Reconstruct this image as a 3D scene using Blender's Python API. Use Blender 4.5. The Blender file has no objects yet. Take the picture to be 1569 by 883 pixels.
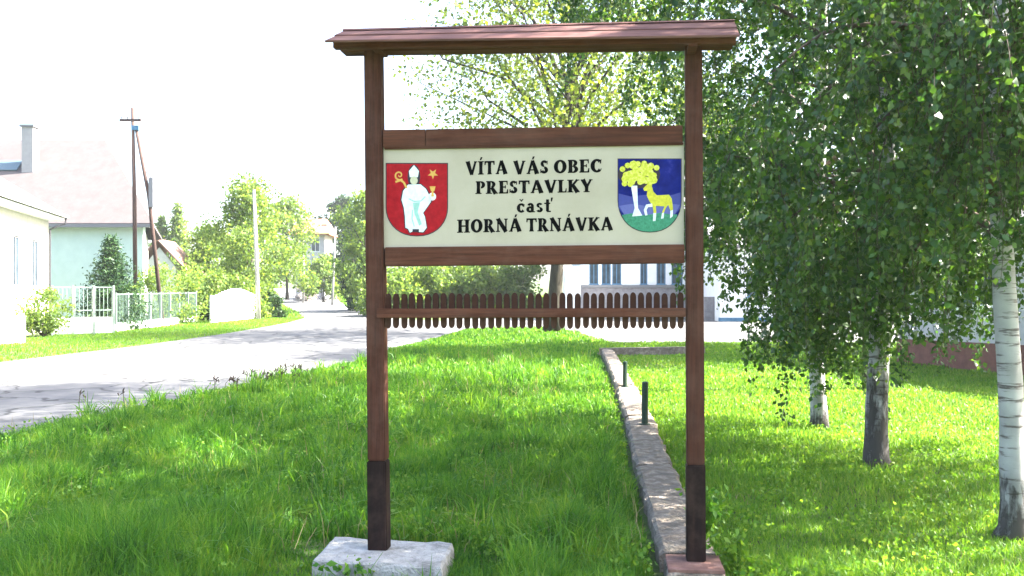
import bpy, math, random
import numpy as np
from mathutils import Vector
random.seed(7)
RNG = np.random.default_rng(11)
sc = bpy.context.scene
COL = sc.collection

# ------------------------------------------------------------------ camera, sky, sun, exposure
CAMZ = 1.78
FPX, CX, HY = 1400.0, 784.5, 470.0          # focal length, centre and eye level in the photograph's pixels
cam = bpy.data.cameras.new("camera")
cam.sensor_width = 36.0
cam.lens = 36.0 * FPX / 1569.0
cam.shift_y = (HY - 441.5) / 1569.0
cam.clip_start, cam.clip_end = 0.1, 3000.0
camo = bpy.data.objects.new("camera", cam)
camo.location = (0, 0, CAMZ)
camo.rotation_euler = (math.radians(90), 0, 0)
COL.objects.link(camo)
sc.camera = camo

SUN_EL, SUN_AZ = math.radians(43), math.radians(84)      # azimuth measured from +Y (view axis) towards +X
SUN = Vector((math.sin(SUN_AZ) * math.cos(SUN_EL), math.cos(SUN_AZ) * math.cos(SUN_EL), math.sin(SUN_EL)))
w = bpy.data.worlds.new("World"); sc.world = w; w.use_nodes = True
nt = w.node_tree
sky = nt.nodes.new("ShaderNodeTexSky"); sky.sky_type = 'NISHITA'; sky.sun_disc = False
sky.sun_elevation = SUN_EL; sky.sun_rotation = SUN_AZ
sky.dust_density = 4.0; sky.air_density = 1.0; sky.ozone_density = 1.0
bg = nt.nodes["Background"]; bg.inputs[1].default_value = 0.095
nt.links.new(sky.outputs[0], bg.inputs[0])
sl = bpy.data.lights.new("sun", 'SUN'); sl.energy = 5.0; sl.angle = math.radians(0.53); sl.color = (1, 0.95, 0.86)
so = bpy.data.objects.new("sun", sl); so.rotation_euler = SUN.to_track_quat('Z', 'Y').to_euler(); COL.objects.link(so)
sc.view_settings.view_transform = 'Standard'; sc.view_settings.look = 'None'
sc.view_settings.exposure = 3.2; sc.view_settings.gamma = 1.0
sc.view_settings.use_curve_mapping = False
sc.cycles.max_bounces = 8; sc.cycles.transparent_max_bounces = 8
sc.cycles.use_denoising = True

# ------------------------------------------------------------------ terrain and pixel helpers
def P(Y):
    Y = np.asarray(Y, float)
    return np.where(Y < 60, -0.15 + 0.022 * (Y - 6.5), 1.027 + 0.032 * (Y - 60))
def gz(Y): return float(P(Y))
def gp(px, py, up=0.0):
    """point of the ground (raised by up) seen at a pixel of the photograph"""
    r = ((px - CX) / FPX, (HY - py) / FPX)
    lo, hi = 1.0, 400.0
    f = lambda Y: CAMZ + r[1] * Y - gz(Y) - up
    for _ in range(60):
        m = (lo + hi) / 2
        if f(m) > 0: lo = m
        else: hi = m
    return Vector((r[0] * lo, lo, gz(lo) + up))
def at(px, py, Y): return Vector(((px - CX) / FPX * Y, Y, CAMZ + (HY - py) / FPX * Y))

# ------------------------------------------------------------------ materials
def newmat(name):
    m = bpy.data.materials.new(name); m.use_nodes = True
    nt = m.node_tree; nt.nodes.clear()
    return m, nt, nt.nodes.new("ShaderNodeOutputMaterial")
def N(nt, t, **kw):
    n = nt.nodes.new(t)
    for k, v in kw.items():
        if k in n.inputs: n.inputs[k].default_value = v
        else: setattr(n, k, v)
    return n
def ramp(nt, fac, stops):
    r = nt.nodes.new("ShaderNodeValToRGB"); e = r.color_ramp.elements
    while len(e) < len(stops): e.new(0.5)
    for el, (p, c) in zip(e, stops): el.position = p; el.color = (*c, 1)
    nt.links.new(fac, r.inputs[0]); return r.outputs[0]
def coords(nt, scale=(1, 1, 1), space="Object"):
    tc = nt.nodes.new("ShaderNodeTexCoord"); mp = nt.nodes.new("ShaderNodeMapping")
    mp.inputs['Scale'].default_value = scale
    nt.links.new(tc.outputs[space], mp.inputs[0]); return mp.outputs[0]
def surf(name, stops, scale=(8, 8, 8), detail=6, rough=0.8, bump=0.3, bdist=0.01, spec=0.3, noise_scale=1.0, extra=None):
    """a rough surface: a noise through a colour ramp, a fine bump of the same grain"""
    m, nt, out = newmat(name)
    v = coords(nt, scale)
    n = N(nt, "ShaderNodeTexNoise", Scale=noise_scale, Detail=detail, Roughness=0.65)
    nt.links.new(v, n.inputs['Vector'])
    c = ramp(nt, n.outputs[0], stops)
    b = N(nt, "ShaderNodeBsdfPrincipled", Roughness=rough)
    b.inputs['Specular IOR Level'].default_value = spec
    if extra: c = extra(nt, c)
    nt.links.new(c, b.inputs['Base Color'])
    n2 = N(nt, "ShaderNodeTexNoise", Scale=noise_scale * 4, Detail=5); nt.links.new(v, n2.inputs['Vector'])
    bp = N(nt, "ShaderNodeBump", Strength=bump, Distance=bdist); nt.links.new(n2.outputs[0], bp.inputs['Height'])
    nt.links.new(bp.outputs[0], b.inputs['Normal']); nt.links.new(b.outputs[0], out.inputs[0])
    return m
def mixc(nt, fac, a, b, mode='MIX'):
    x = nt.nodes.new("ShaderNodeMix"); x.data_type = 'RGBA'; x.blend_type = mode
    for k, val in ((0, fac), (6, a), (7, b)):
        if isinstance(val, (int, float)): x.inputs[k].default_value = val
        elif isinstance(val, tuple): x.inputs[k].default_value = (*val, 1)
        else: nt.links.new(val, x.inputs[k])
    return x.outputs[2]
def leafmat(name, stops, trans=0.45, tcol=(1.25, 1.25, 0.55), rough=0.5, big=0.5, bigamt=0.35, spec=0.25):
    m, nt, out = newmat(name)
    g = nt.nodes.new("ShaderNodeNewGeometry")
    v = coords(nt); n = N(nt, "ShaderNodeTexNoise", Scale=big, Detail=3); nt.links.new(v, n.inputs['Vector'])
    ma = N(nt, "ShaderNodeMath", operation='MULTIPLY_ADD'); nt.links.new(n.outputs[0], ma.inputs[0]); ma.inputs[1].default_value = bigamt * 2
    mb = N(nt, "ShaderNodeMath", operation='MULTIPLY'); nt.links.new(g.outputs['Random Per Island'], mb.inputs[0]); mb.inputs[1].default_value = 1 - bigamt
    nt.links.new(mb.outputs[0], ma.inputs[2])
    sub = N(nt, "ShaderNodeMath", operation='SUBTRACT'); nt.links.new(ma.outputs[0], sub.inputs[0]); sub.inputs[1].default_value = bigamt * 0.5
    c = ramp(nt, sub.outputs[0], stops)
    b = N(nt, "ShaderNodeBsdfPrincipled", Roughness=rough); b.inputs['Specular IOR Level'].default_value = spec
    nt.links.new(c, b.inputs['Base Color'])
    t = nt.nodes.new("ShaderNodeBsdfTranslucent")
    tc = mixc(nt, 1.0, c, tcol, 'MULTIPLY'); nt.links.new(tc, t.inputs[0])
    mx = nt.nodes.new("ShaderNodeMixShader"); mx.inputs[0].default_value = trans
    nt.links.new(b.outputs[0], mx.inputs[1]); nt.links.new(t.outputs[0], mx.inputs[2]); nt.links.new(mx.outputs[0], out.inputs[0])
    return m
def plain(name, col, rough=0.5, metal=0.0, var=0.12, scale=30, spec=0.4):
    a = tuple(c * (1 - var) for c in col); b = tuple(min(1, c * (1 + var)) for c in col)
    m = surf(name, [(0.3, a), (0.7, b)], (scale,) * 3, rough=rough, bump=0.08, bdist=0.003, spec=spec)
    if metal: m.node_tree.nodes["Principled BSDF"].inputs['Metallic'].default_value = metal
    return m

M = {}
def woodmat(name, a, b, c, axis):
    s = [14, 14, 14]; s[axis] = 0.9
    def streak(nt, col):
        v = coords(nt, tuple(x * 5 if x > 2 else x * 3 for x in s))
        n = N(nt, "ShaderNodeTexNoise", Scale=1.0, Detail=3, Roughness=0.7); nt.links.new(v, n.inputs['Vector'])
        f = ramp(nt, n.outputs[0], [(0.42, (0, 0, 0)), (0.62, (1, 1, 1))])
        col = mixc(nt, f, col, mixc(nt, 0.45, col, (0.02, 0.01, 0.008)))
        v2 = coords(nt, (2.2, 2.2, 2.2)); n2 = N(nt, "ShaderNodeTexNoise", Scale=1.0, Detail=6, Roughness=.7); nt.links.new(v2, n2.inputs['Vector'])
        fade = ramp(nt, n2.outputs[0], [(.45, (0, 0, 0)), (.75, (.55, .55, .55))])          # sun-faded patches of the stain
        return mixc(nt, fade, col, mixc(nt, .5, col, (.21, .13, .10)))
    return surf(name, [(0.25, a), (0.5, b), (0.78, c)], tuple(s), rough=0.75, bump=0.35, bdist=0.004, spec=0.10, extra=streak)
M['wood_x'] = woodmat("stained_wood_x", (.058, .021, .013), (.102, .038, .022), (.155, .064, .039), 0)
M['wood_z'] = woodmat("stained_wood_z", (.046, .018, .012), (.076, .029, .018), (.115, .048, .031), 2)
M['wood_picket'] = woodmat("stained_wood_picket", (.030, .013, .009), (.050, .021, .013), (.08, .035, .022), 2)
M['wood_roof'] = woodmat("roof_wood", (.10, .055, .052), (.17, .085, .075), (.24, .135, .115), 0)
M['tar'] = woodmat("tarred_wood", (.006, .004, .004), (.016, .010, .009), (.05, .026, .018), 2)
M['rust'] = surf("rusty_plate", [(.3, (.10, .055, .045)), (.55, (.19, .10, .08)), (.75, (.28, .18, .15))], (9,) * 3, rough=.85)
M['panel'] = surf("sign_face", [(.3, (.40, .352, .255)), (.55, (.455, .405, .305)), (.75, (.485, .435, .335))], (2.5,) * 3, detail=8, rough=.4, bump=.04)
M['black'] = plain("black_print", (.005, .005, .005), .9, spec=.05)
def print_mat(name, col): return plain(name, col, .5, var=.10, scale=60)
M['p_red'] = surf("print_red", [(.3, (.26, .008, .014)), (.55, (.38, .012, .018)), (.8, (.48, .02, .035))], (22,) * 3, rough=.8, bump=.02, spec=.1)
M['p_white'] = surf("print_white", [(.3, (.62, .72, .76)), (.7, (.84, .88, .88))], (30,) * 3, rough=.5, bump=.02)
M['p_skin'] = print_mat("print_skin", (.55, .52, .36)); M['p_gold'] = print_mat("print_gold", (.62, .38, .07))
M['p_teal'] = print_mat("print_teal", (.30, .55, .48)); M['p_dark'] = print_mat("print_dark", (.02, .01, .02))
M['p_navy'] = surf("print_blue", [(.3, (.005, .010, .11)), (.6, (.010, .018, .19)), (.8, (.05, .06, .28))], (12,) * 3, spec=.1, rough=.8, bump=.02)
M['p_green'] = surf("print_green", [(.3, (.02, .15, .08)), (.7, (.06, .30, .17))], (60, 60, 60), rough=.5, bump=.02)
M['p_yellow'] = surf("print_yellow", [(.3, (.42, .40, .02)), (.7, (.72, .66, .05))], (50,) * 3, rough=.5, bump=.02)
M['p_lime'] = surf("print_lime", [(.3, (.40, .43, .02)), (.5, (.62, .62, .05)), (.75, (.75, .75, .30))], (60,) * 3, rough=.5, bump=.02)
def stains(nt, col):
    v = coords(nt, (3, 3, 3)); n = N(nt, "ShaderNodeTexNoise", Scale=1.3, Detail=8, Roughness=.75); nt.links.new(v, n.inputs['Vector'])
    return mixc(nt, ramp(nt, n.outputs[0], [(.5, (0, 0, 0)), (.68, (.8, .8, .8))]), col, (.09, .09, .075))
M['concrete'] = surf("concrete", [(.25, (.24, .235, .22)), (.5, (.36, .35, .33)), (.75, (.46, .45, .43))], (14,) * 3, detail=10, rough=.9, bump=.8, bdist=.02, extra=stains)
M['wallstone'] = surf("old_concrete", [(.25, (.082, .066, .050)), (.5, (.19, .155, .122)), (.75, (.38, .33, .275))], (10,) * 3, detail=10, rough=.92, bump=1, bdist=.025, extra=stains)
M['iron'] = surf("green_iron", [(.3, (.010, .028, .016)), (.7, (.022, .05, .03))], (30,) * 3, rough=.5)
def cracks(nt, col):
    v = coords(nt, (.45, .45, .45)); n = N(nt, "ShaderNodeTexNoise", Scale=2.0, Detail=4); nt.links.new(v, n.inputs['Vector'])
    ad = N(nt, "ShaderNodeVectorMath", operation='MULTIPLY_ADD'); nt.links.new(n.outputs[1], ad.inputs[0]); ad.inputs[1].default_value = (.9, .9, .9); nt.links.new(v, ad.inputs[2])
    vo = N(nt, "ShaderNodeTexVoronoi", feature='DISTANCE_TO_EDGE', Scale=1.0); nt.links.new(ad.outputs[0], vo.inputs['Vector'])
    col = mixc(nt, ramp(nt, vo.outputs['Distance'], [(.008, (.85, .85, .85)), (.03, (0, 0, 0))]), col, (.028, .028, .028))
    p = N(nt, "ShaderNodeTexNoise", Scale=.55, Detail=2); nt.links.new(v, p.inputs['Vector'])
    return mixc(nt, ramp(nt, p.outputs[0], [(.56, (0, 0, 0)), (.58, (.6, .6, .6))]), col, (.075, .075, .078))
M['soil'] = surf("soil_turf", [(.25, (.028, .040, .012)), (.5, (.055, .085, .02)), (.75, (.085, .13, .032))], (1.5, 1.5, 1.5), detail=10, rough=.95, bump=.8, bdist=.05)
M['asphalt'] = surf("old_asphalt", [(.25, (.085, .085, .088)), (.5, (.125, .124, .124)), (.8, (.19, .187, .183))], (1.2,) * 3, detail=12, rough=.92, bump=.5, bdist=.01, extra=cracks)
GR = [(.05, (.018, .068, .013)), (.35, (.055, .17, .02)), (.65, (.125, .26, .028)), (.88, (.22, .33, .045)), (1., (.38, .35, .15))]
M['grass'] = leafmat("grass_blades", GR, .46, (1.5, 1.45, .6), .45, 1.7, .5)
M['lawn'] = leafmat("lawn_blades", [(.05, (.05, .15, .016)), (.4, (.095, .225, .026)), (.8, (.16, .29, .04)), (1., (.30, .33, .10))], .48, (1.7, 1.5, .6), .45, .6, .3)
M['birchleaf'] = leafmat("birch_leaves", [(.05, (.015, .050, .014)), (.4, (.034, .092, .022)), (.75, (.066, .138, .028)), (1., (.15, .20, .042))], .42, (1.7, 1.6, .5), .38, .6, .3, .5)
M['walnutleaf'] = leafmat("loose_leaves", [(.05, (.04, .075, .02)), (.4, (.08, .13, .03)), (.8, (.14, .18, .035)), (1., (.20, .22, .05))], .5, (1.5, 1.4, .5), .45, .4, .35)
M['bushleaf'] = leafmat("bush_leaves", [(.05, (.06, .115, .03)), (.5, (.12, .20, .05)), (1., (.21, .27, .07))], .55, (1.5, 1.4, .55), .5, .4, .35)
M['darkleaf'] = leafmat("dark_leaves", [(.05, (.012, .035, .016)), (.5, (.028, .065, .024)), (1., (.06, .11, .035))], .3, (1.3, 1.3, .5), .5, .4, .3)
M['needle'] = leafmat("needles", [(.05, (.010, .035, .016)), (.5, (.025, .065, .025)), (1., (.07, .13, .035))], .2, (1.2, 1.2, .5), .5, .6, .3)
M['blossom'] = leafmat("blossom", [(.05, (.45, .38, .36)), (.5, (.65, .58, .55)), (1., (.8, .75, .7))], .3, (1, 1, 1), .5)
M['bark'] = surf("grey_bark", [(.3, (.022, .019, .013)), (.6, (.052, .046, .032)), (.8, (.09, .08, .06))], (9, 9, 2), detail=8, rough=.95, bump=1, bdist=.04)
M['limb'] = surf('brown_limb', [(.3, (.05, .035, .025)), (.6, (.11, .08, .06)), (.8, (.28, .25, .22))], (14,) * 3, rough=.85)
M['twig'] = plain("twig", (.045, .028, .018), .8)
def birchbark():
    m, nt, out = newmat("birch_bark")
    v = coords(nt, (3, 3, 26)); n = N(nt, "ShaderNodeTexNoise", Scale=1.2, Detail=5, Roughness=.6); nt.links.new(v, n.inputs['Vector'])
    lent = ramp(nt, n.outputs[0], [(.56, (0, 0, 0)), (.64, (1, 1, 1))])
    v1 = coords(nt, (1.5, 1.5, 1.5)); n1 = N(nt, "ShaderNodeTexNoise", Scale=2, Detail=6); nt.links.new(v1, n1.inputs['Vector'])
    white = ramp(nt, n1.outputs[0], [(.3, (.20, .195, .19)), (.55, (.36, .355, .35)), (.75, (.48, .475, .47))])
    c = mixc(nt, lent, white, (.10, .085, .08))
    # black cracked bark of the old trunk foot: grows with the distance down the trunk, ragged edge
    v2 = coords(nt, (16, 16, 4)); n2 = N(nt, "ShaderNodeTexNoise", Scale=1.0, Detail=8, Roughness=.7); nt.links.new(v2, n2.inputs['Vector'])
    tc = nt.nodes.new("ShaderNodeTexCoord"); sp = nt.nodes.new("ShaderNodeSeparateXYZ"); nt.links.new(tc.outputs['Object'], sp.inputs[0])
    oi = nt.nodes.new("ShaderNodeObjectInfo")
    mr = N(nt, "ShaderNodeMapRange"); nt.links.new(sp.outputs[2], mr.inputs[0]); mr.inputs[1].default_value = 0.05; mr.inputs[3].default_value = .22; mr.inputs[4].default_value = -.2
    at_ = nt.nodes.new("ShaderNodeAttribute"); at_.attribute_type = 'OBJECT'; at_.attribute_name = "rough_height"
    nt.links.new(at_.outputs['Fac'], mr.inputs[2])
    ad = N(nt, "ShaderNodeMath", operation='ADD'); nt.links.new(n2.outputs[0], ad.inputs[0]); nt.links.new(mr.outputs[0], ad.inputs[1])
    f = ramp(nt, ad.outputs[0], [(.53, (0, 0, 0)), (.66, (1, 1, 1))])
    c = mixc(nt, f, c, (.045, .038, .034))
    b = N(nt, "ShaderNodeBsdfPrincipled", Roughness=.75); nt.links.new(c, b.inputs['Base Color'])
    bp = N(nt, "ShaderNodeBump", Strength=.9, Distance=.03); nt.links.new(f, bp.inputs['Height']); bp.invert = True
    nt.links.new(bp.outputs[0], b.inputs['Normal']); nt.links.new(b.outputs[0], out.inputs[0])
    return m
M['birch'] = birchbark()
M['cream'] = surf("cream_render", [(.3, (.62, .60, .54)), (.7, (.74, .72, .66))], (4,) * 3, rough=.9)
M['mint'] = surf("mint_render", [(.3, (.47, .59, .56)), (.7, (.54, .66, .63))], (2,) * 3, rough=.9, bump=.1)
M['whitewall'] = surf("white_render", [(.3, (.68, .69, .70)), (.7, (.78, .79, .80))], (3,) * 3, rough=.9, bump=.15)
M['greywall'] = surf("grey_violet_render", [(.3, (.40, .38, .39)), (.7, (.50, .48, .49))], (3,) * 3, rough=.9, bump=.15)
M['brownplinth'] = surf("brown_plinth", [(.3, (.12, .05, .04)), (.7, (.20, .085, .065))], (5,) * 3, rough=.8)
M['greyplinth'] = surf("grey_plinth", [(.3, (.17, .16, .18)), (.7, (.27, .26, .28))], (5,) * 3, rough=.9)
M['paleroof'] = surf("pale_roof_sheets", [(.3, (.090, .077, .077)), (.7, (.112, .098, .098))], (2,) * 3, rough=.8)
M['chimney'] = surf('grey_chimney_render', [(.3, (.29, .28, .285)), (.7, (.34, .33, .335))], (4,) * 3, rough=.9)
M['skylight'] = plain('skylight_blue', (.10, .15, .18), .4)
M['redroof'] = surf("red_roof", [(.3, (.24, .13, .10)), (.7, (.34, .20, .16))], (4,) * 3, rough=.85)
M['orangeroof'] = surf("orange_roof", [(.3, (.42, .17, .07)), (.7, (.55, .26, .12))], (4,) * 3, rough=.85)
M['whitepaint'] = plain("white_paint", (.74, .76, .74), .5, var=.06)
M['mintpaint'] = plain("pale_mint_paint", (.17, .225, .20), .5, var=.08)
M['bluepaint'] = surf("blue_paint", [(.3, (.035, .12, .22)), (.7, (.07, .19, .31))], (6,) * 3, rough=.5)
M['darkmetal'] = plain("dark_metal", (.03, .03, .035), .5)
M['polewood'] = surf("pole_wood", [(.3, (.035, .022, .020)), (.7, (.09, .055, .045))], (20, 20, 3), rough=.9)
M['poleconc'] = surf("pole_concrete", [(.3, (.26, .25, .24)), (.7, (.38, .37, .36))], (8,) * 3, rough=.9)
M['greymetal'] = plain("grey_metal", (.17, .175, .19), .5)
M['grate'] = plain("fence_mesh", (.13, .20, .175), .6)
def glassmat():
    m, nt, out = newmat("window_glass")
    b = N(nt, "ShaderNodeBsdfPrincipled", Roughness=.06); v = coords(nt, (2, 2, 2)); n = N(nt, "ShaderNodeTexNoise", Scale=1); nt.links.new(v, n.inputs['Vector'])
    c = ramp(nt, n.outputs[0], [(.3, (.02, .035, .05)), (.7, (.06, .09, .12))]); nt.links.new(c, b.inputs['Base Color']); nt.links.new(b.outputs[0], out.inputs[0]); return m
M['glass'] = glassmat()

# ------------------------------------------------------------------ mesh builders
class MB:
    def __init__(s): s.v, s.f = [], []
    def add(s, vs, fs):
        o = len(s.v); s.v += [tuple(x) for x in vs]; s.f += [tuple(i + o for i in f) for f in fs]
    def box(s, x0, x1, y0, y1, z0, z1):
        s.add([(x0, y0, z0), (x1, y0, z0), (x1, y1, z0), (x0, y1, z0), (x0, y0, z1), (x1, y0, z1), (x1, y1, z1), (x0, y1, z1)], HEX)
    def hexa(s, pts): s.add(pts, HEX)
    def tube(s, pts, rad, n=8, cap=True):
        pts = [Vector(p) for p in pts]; rings = []
        for i, p in enumerate(pts):
            d = (pts[min(i + 1, len(pts) - 1)] - pts[max(i - 1, 0)]).normalized()
            a = d.orthogonal() if abs(d.z) < .9 else d.cross(Vector((0, 1, 0)))
            a = a.normalized(); b = d.cross(a); r = rad[i] if hasattr(rad, '__len__') else rad
            rings.append([p + (a * math.cos(6.28319 * k / n) + b * math.sin(6.28319 * k / n)) * r for k in range(n)])
        vs = [q for r in rings for q in r]; fs = []
        for i in range(len(rings) - 1):
            for k in range(n): fs.append((i * n + k, i * n + (k + 1) % n, (i + 1) * n + (k + 1) % n, (i + 1) * n + k))
        if cap: fs += [tuple(range(n))[::-1], tuple(range((len(rings) - 1) * n, len(rings) * n))]
        s.add(vs, fs)
    def extrude_poly(s, pts, d):
        """pts: 3-D polygon, d: thickness vector"""
        n = len(pts); d = Vector(d); p = [Vector(q) for q in pts]
        s.add(p + [q + d for q in p], [tuple(range(n)), tuple(range(2 * n - 1, n - 1, -1))] + [(i, i + n, (i + 1) % n + n, (i + 1) % n) for i in range(n)])
HEX = [(0, 3, 2, 1), (4, 5, 6, 7), (0, 1, 5, 4), (1, 2, 6, 5), (2, 3, 7, 6), (3, 0, 4, 7)]

def obj(name, mb, mat, parent=None, bevel=0, smooth=False, label=None):
    me = bpy.data.meshes.new(name); me.from_pydata(mb.v, [], mb.f); me.update()
    import bmesh
    b = bmesh.new(); b.from_mesh(me); bmesh.ops.recalc_face_normals(b, faces=b.faces)
    if bevel: bmesh.ops.bevel(b, geom=b.edges[:], offset=bevel, segments=2, affect='EDGES', clamp_overlap=True)
    b.to_mesh(me); b.free()
    me.materials.append(M[mat])
    if smooth: me.polygons.foreach_set("use_smooth", [True] * len(me.polygons))
    o = bpy.data.objects.new(name, me); COL.objects.link(o)
    if parent: o.parent = parent
    if label: o['label'] = label
    return o
def npobj(name, V, quads=None, tris=None, mat=None, parent=None, loc=None):
    me = bpy.data.meshes.new(name)
    V = np.asarray(V, np.float32).reshape(-1, 3); me.vertices.add(len(V)); me.vertices.foreach_set("co", V.ravel())
    idx, st, tot, k = [], [], [], 0
    for F, c in ((quads, 4), (tris, 3)):
        if F is None or len(F) == 0: continue
        idx.append(np.asarray(F, np.int32).ravel()); n = len(F)
        st.append(k + np.arange(n, dtype=np.int32) * c); tot.append(np.full(n, c, np.int32)); k += n * c
    idx = np.concatenate(idx); st = np.concatenate(st); tot = np.concatenate(tot)
    me.loops.add(len(idx)); me.loops.foreach_set("vertex_index", idx)
    me.polygons.add(len(st)); me.polygons.foreach_set("loop_start", st); me.polygons.foreach_set("loop_total", tot)
    me.update(calc_edges=True)
    me.materials.append(M[mat])
    o = bpy.data.objects.new(name, me); COL.objects.link(o)
    if parent: o.parent = parent
    if loc is not None: o.location = loc
    return o
def tag(o, label=None, cat=None, group=None, kind=None):
    for k, v in (('label', label), ('category', cat), ('group', group), ('kind', kind)):
        if v: o[k] = v
    return o
def thing(name, label, cat, loc=(0, 0, 0), rz=0, group=None):
    o = bpy.data.objects.new(name, None); o.empty_display_size = .2; COL.objects.link(o)
    o.location = loc; o.rotation_euler = (0, 0, rz); return tag(o, label, cat, group)

# ------------------------------------------------------------------ ground and roads
def strip(rows, dz):
    """rows: (Y, XL, XR) -> a sheet following the ground"""
    mb = MB(); v = []; 
    for Y, a, b in rows: v += [(a, Y, gz(Y) + dz), (b, Y, gz(Y) + dz)]
    mb.add(v, [(2 * i, 2 * i + 1, 2 * i + 3, 2 * i + 2) for i in range(len(rows) - 1)]); return mb
tag(obj('ground', strip([(-80, -700, 700), (60, -700, 700), (1200, -700, 700)], 0), 'soil'), kind='structure')
ROAD = [(-30, -19.5, -12.0), (0, -16.5, -9.0), (12, -15.3, -7.1), (18, -14.7, -5.85), (25, -14.0, -4.3), (31, -13.1, -3.95), (39, -12.6, -2.75), (45, -12.6, -2.3), (52, -12.8, -2.0), (60, -13.6, -8.3), (70, -16.5, -11.2), (80, -19.7, -14.3), (100, -25.6, -18.8), (130, -33, -25), (160, -41, -32), (220, -58, -47)]
def road_rows():
    out = []
    for (a, b) in zip(ROAD[:-1], ROAD[1:]):
        n = max(1, int((b[0] - a[0]) / 4)); out += [tuple(a[k] + (b[k] - a[k]) * i / n + (0 if k == 0 or not 0 < i else random.uniform(-.08, .08)) for k in range(3)) for i in range(n)]
    return out + [ROAD[-1]]
tag(obj('road', strip(road_rows(), .006), 'asphalt'), kind='structure')
tag(obj('side_road', strip([(33.8, 4.0, 30), (36, 3.2, 34), (43, 2.9, 40), (46, -3.2, 40), (59.0, -4.5, 40)], .010), 'asphalt'), kind='structure')
def roadX(Y):
    Ys = [r[0] for r in ROAD]; return np.interp(Y, Ys, [r[1] for r in ROAD]), np.interp(Y, Ys, [r[2] for r in ROAD])

# ------------------------------------------------------------------ the low wall (an L of old concrete) and its two iron stubs
WL = [(6.25, 1.04), (7.45, 1.145), (10.7, 1.41), (13.4, 1.68), (17.7, 2.02), (23.2, 2.42), (27.4, 2.70)]
def wallX(Y): return np.interp(Y, [a for a, _ in WL], [b for _, b in WL])
def wallW(Y): return np.where(np.asarray(Y) < 17.7, .40, .36)
lw = thing('low_wall', 'low old concrete wall running back from the right sign post and turning at its far end', 'wall', (0, 0, 0))
def wall_run(y0, y1, wd, top):
    n = max(2, int((y1 - y0) / .16)); v = []; f = []; r = np.random.default_rng(int(y0 * 10))
    for i in range(n + 1):
        Y = y0 + (y1 - y0) * i / n; x = float(wallX(Y)); g = gz(Y); j = r.normal(0, .008, 8)
        ring = [(x + j[0] * 1.5, g - .2), (x + j[1] * 1.5, g + top - .03 + j[2]), (x + .035, g + top + j[3]), (x + wd * .5, g + top + .004 + j[4]), (x + wd - .035, g + top + j[5]), (x + wd + j[6] * 1.5, g + top - .03 + j[7]), (x + wd, g - .2)]
        v += [(a, Y, b) for a, b in ring]
    for i in range(n):
        for k in range(6): f.append((7 * i + k, 7 * i + k + 1, 7 * i + k + 8, 7 * i + k + 7))
    f += [tuple(range(7)), tuple(range(7 * n, 7 * n + 7))]
    mb = MB(); mb.add(v, f); return mb
ys = [6.62, 9.9, 13.6, 17.66]
for a, b in zip(ys[:-1], ys[1:]): obj('wall_section', wall_run(a + .008, b - .008, .40, .15), 'wallstone', lw)
obj('wall_section', wall_run(17.67, 22.4, .36, .165), 'wallstone', lw); obj('wall_section', wall_run(22.416, 27.6, .36, .165), 'wallstone', lw)
mb = MB()
g = gz(27.8); mb.hexa([(2.66, 27.62, g - .2), (5.9, 27.9, g - .2), (5.9, 28.25, g - .2), (2.66, 27.97, g - .2), (2.66, 27.62, g + .20), (5.9, 27.9, g + .24), (5.9, 28.25, g + .24), (2.66, 27.97, g + .20)])
obj('cross_section', mb, 'wallstone', lw, bevel=.02)
def stub(x, Y, h, r, label):
    z = gz(Y) + .15
    t = thing('iron_stub', label, 'post', (x, Y, z), group='iron stubs on the low wall')
    mb = MB(); mb.tube([(0, 0, -.03), (0, 0, h * .5), (.004, 0, h)], r, 12, True); obj('pipe', mb, 'iron', t, smooth=False)
    mb = MB(); mb.tube([(.004, 0, h), (.004, 0, h + .012), (.004, 0, h + .022)], [r * 1.06, r * 1.0, r * .5], 12); obj('cap', mb, 'iron', t)
    mb = MB(); mb.tube([(0, 0, -.01), (0, 0, .012)], r * 1.7, 12); obj('collar', mb, 'iron', t)
p = at(988, 650, 12.75); stub(p.x, 12.75, .575, .045, 'taller dark green iron stub standing nearer on the low wall')
p = at(957.5, 592, 17.5); stub(p.x, 17.5, .47, .042, 'shorter dark iron stub standing farther along the low wall')

# ------------------------------------------------------------------ the village sign
SA = math.atan2(-0.29, 2.25)
SX, SY = Vector((math.cos(SA), math.sin(SA), 0)), Vector((-math.sin(SA), math.cos(SA), 0))
S0 = Vector((-0.976, 6.65, 0.0))
sign = thing('village_sign', 'brown wooden village sign with two posts, small roof, cream name board and picket trim', 'sign', S0, SA)
def S(px, py, d=0.0):
    """pixel -> sign-local (x, y=d, z) on the plane d metres behind the post fronts"""
    r = Vector(((px - CX) / FPX, 1, (HY - py) / FPX)); o = Vector((0, 0, CAMZ))
    t = ((S0 + SY * d - o).dot(SY)) / r.dot(SY); q = o + r * t - S0
    return Vector((q.dot(SX), d, q.z))
def sboard(name, x0, x1, ytl, ytr, ybl, ybr, d0, d1, mat, parent=sign, bevel=.004):
    a, b, c, e = S(x0, ytl, d0), S(x1, ytr, d0), S(x1, ybr, d0), S(x0, ybl, d0)
    mb = MB(); k = Vector((0, d1 - d0, 0))
    mb.hexa([e, c, c + k, e + k, a, b, b + k, a + k]); return obj(name, mb, mat, parent, bevel)
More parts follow.
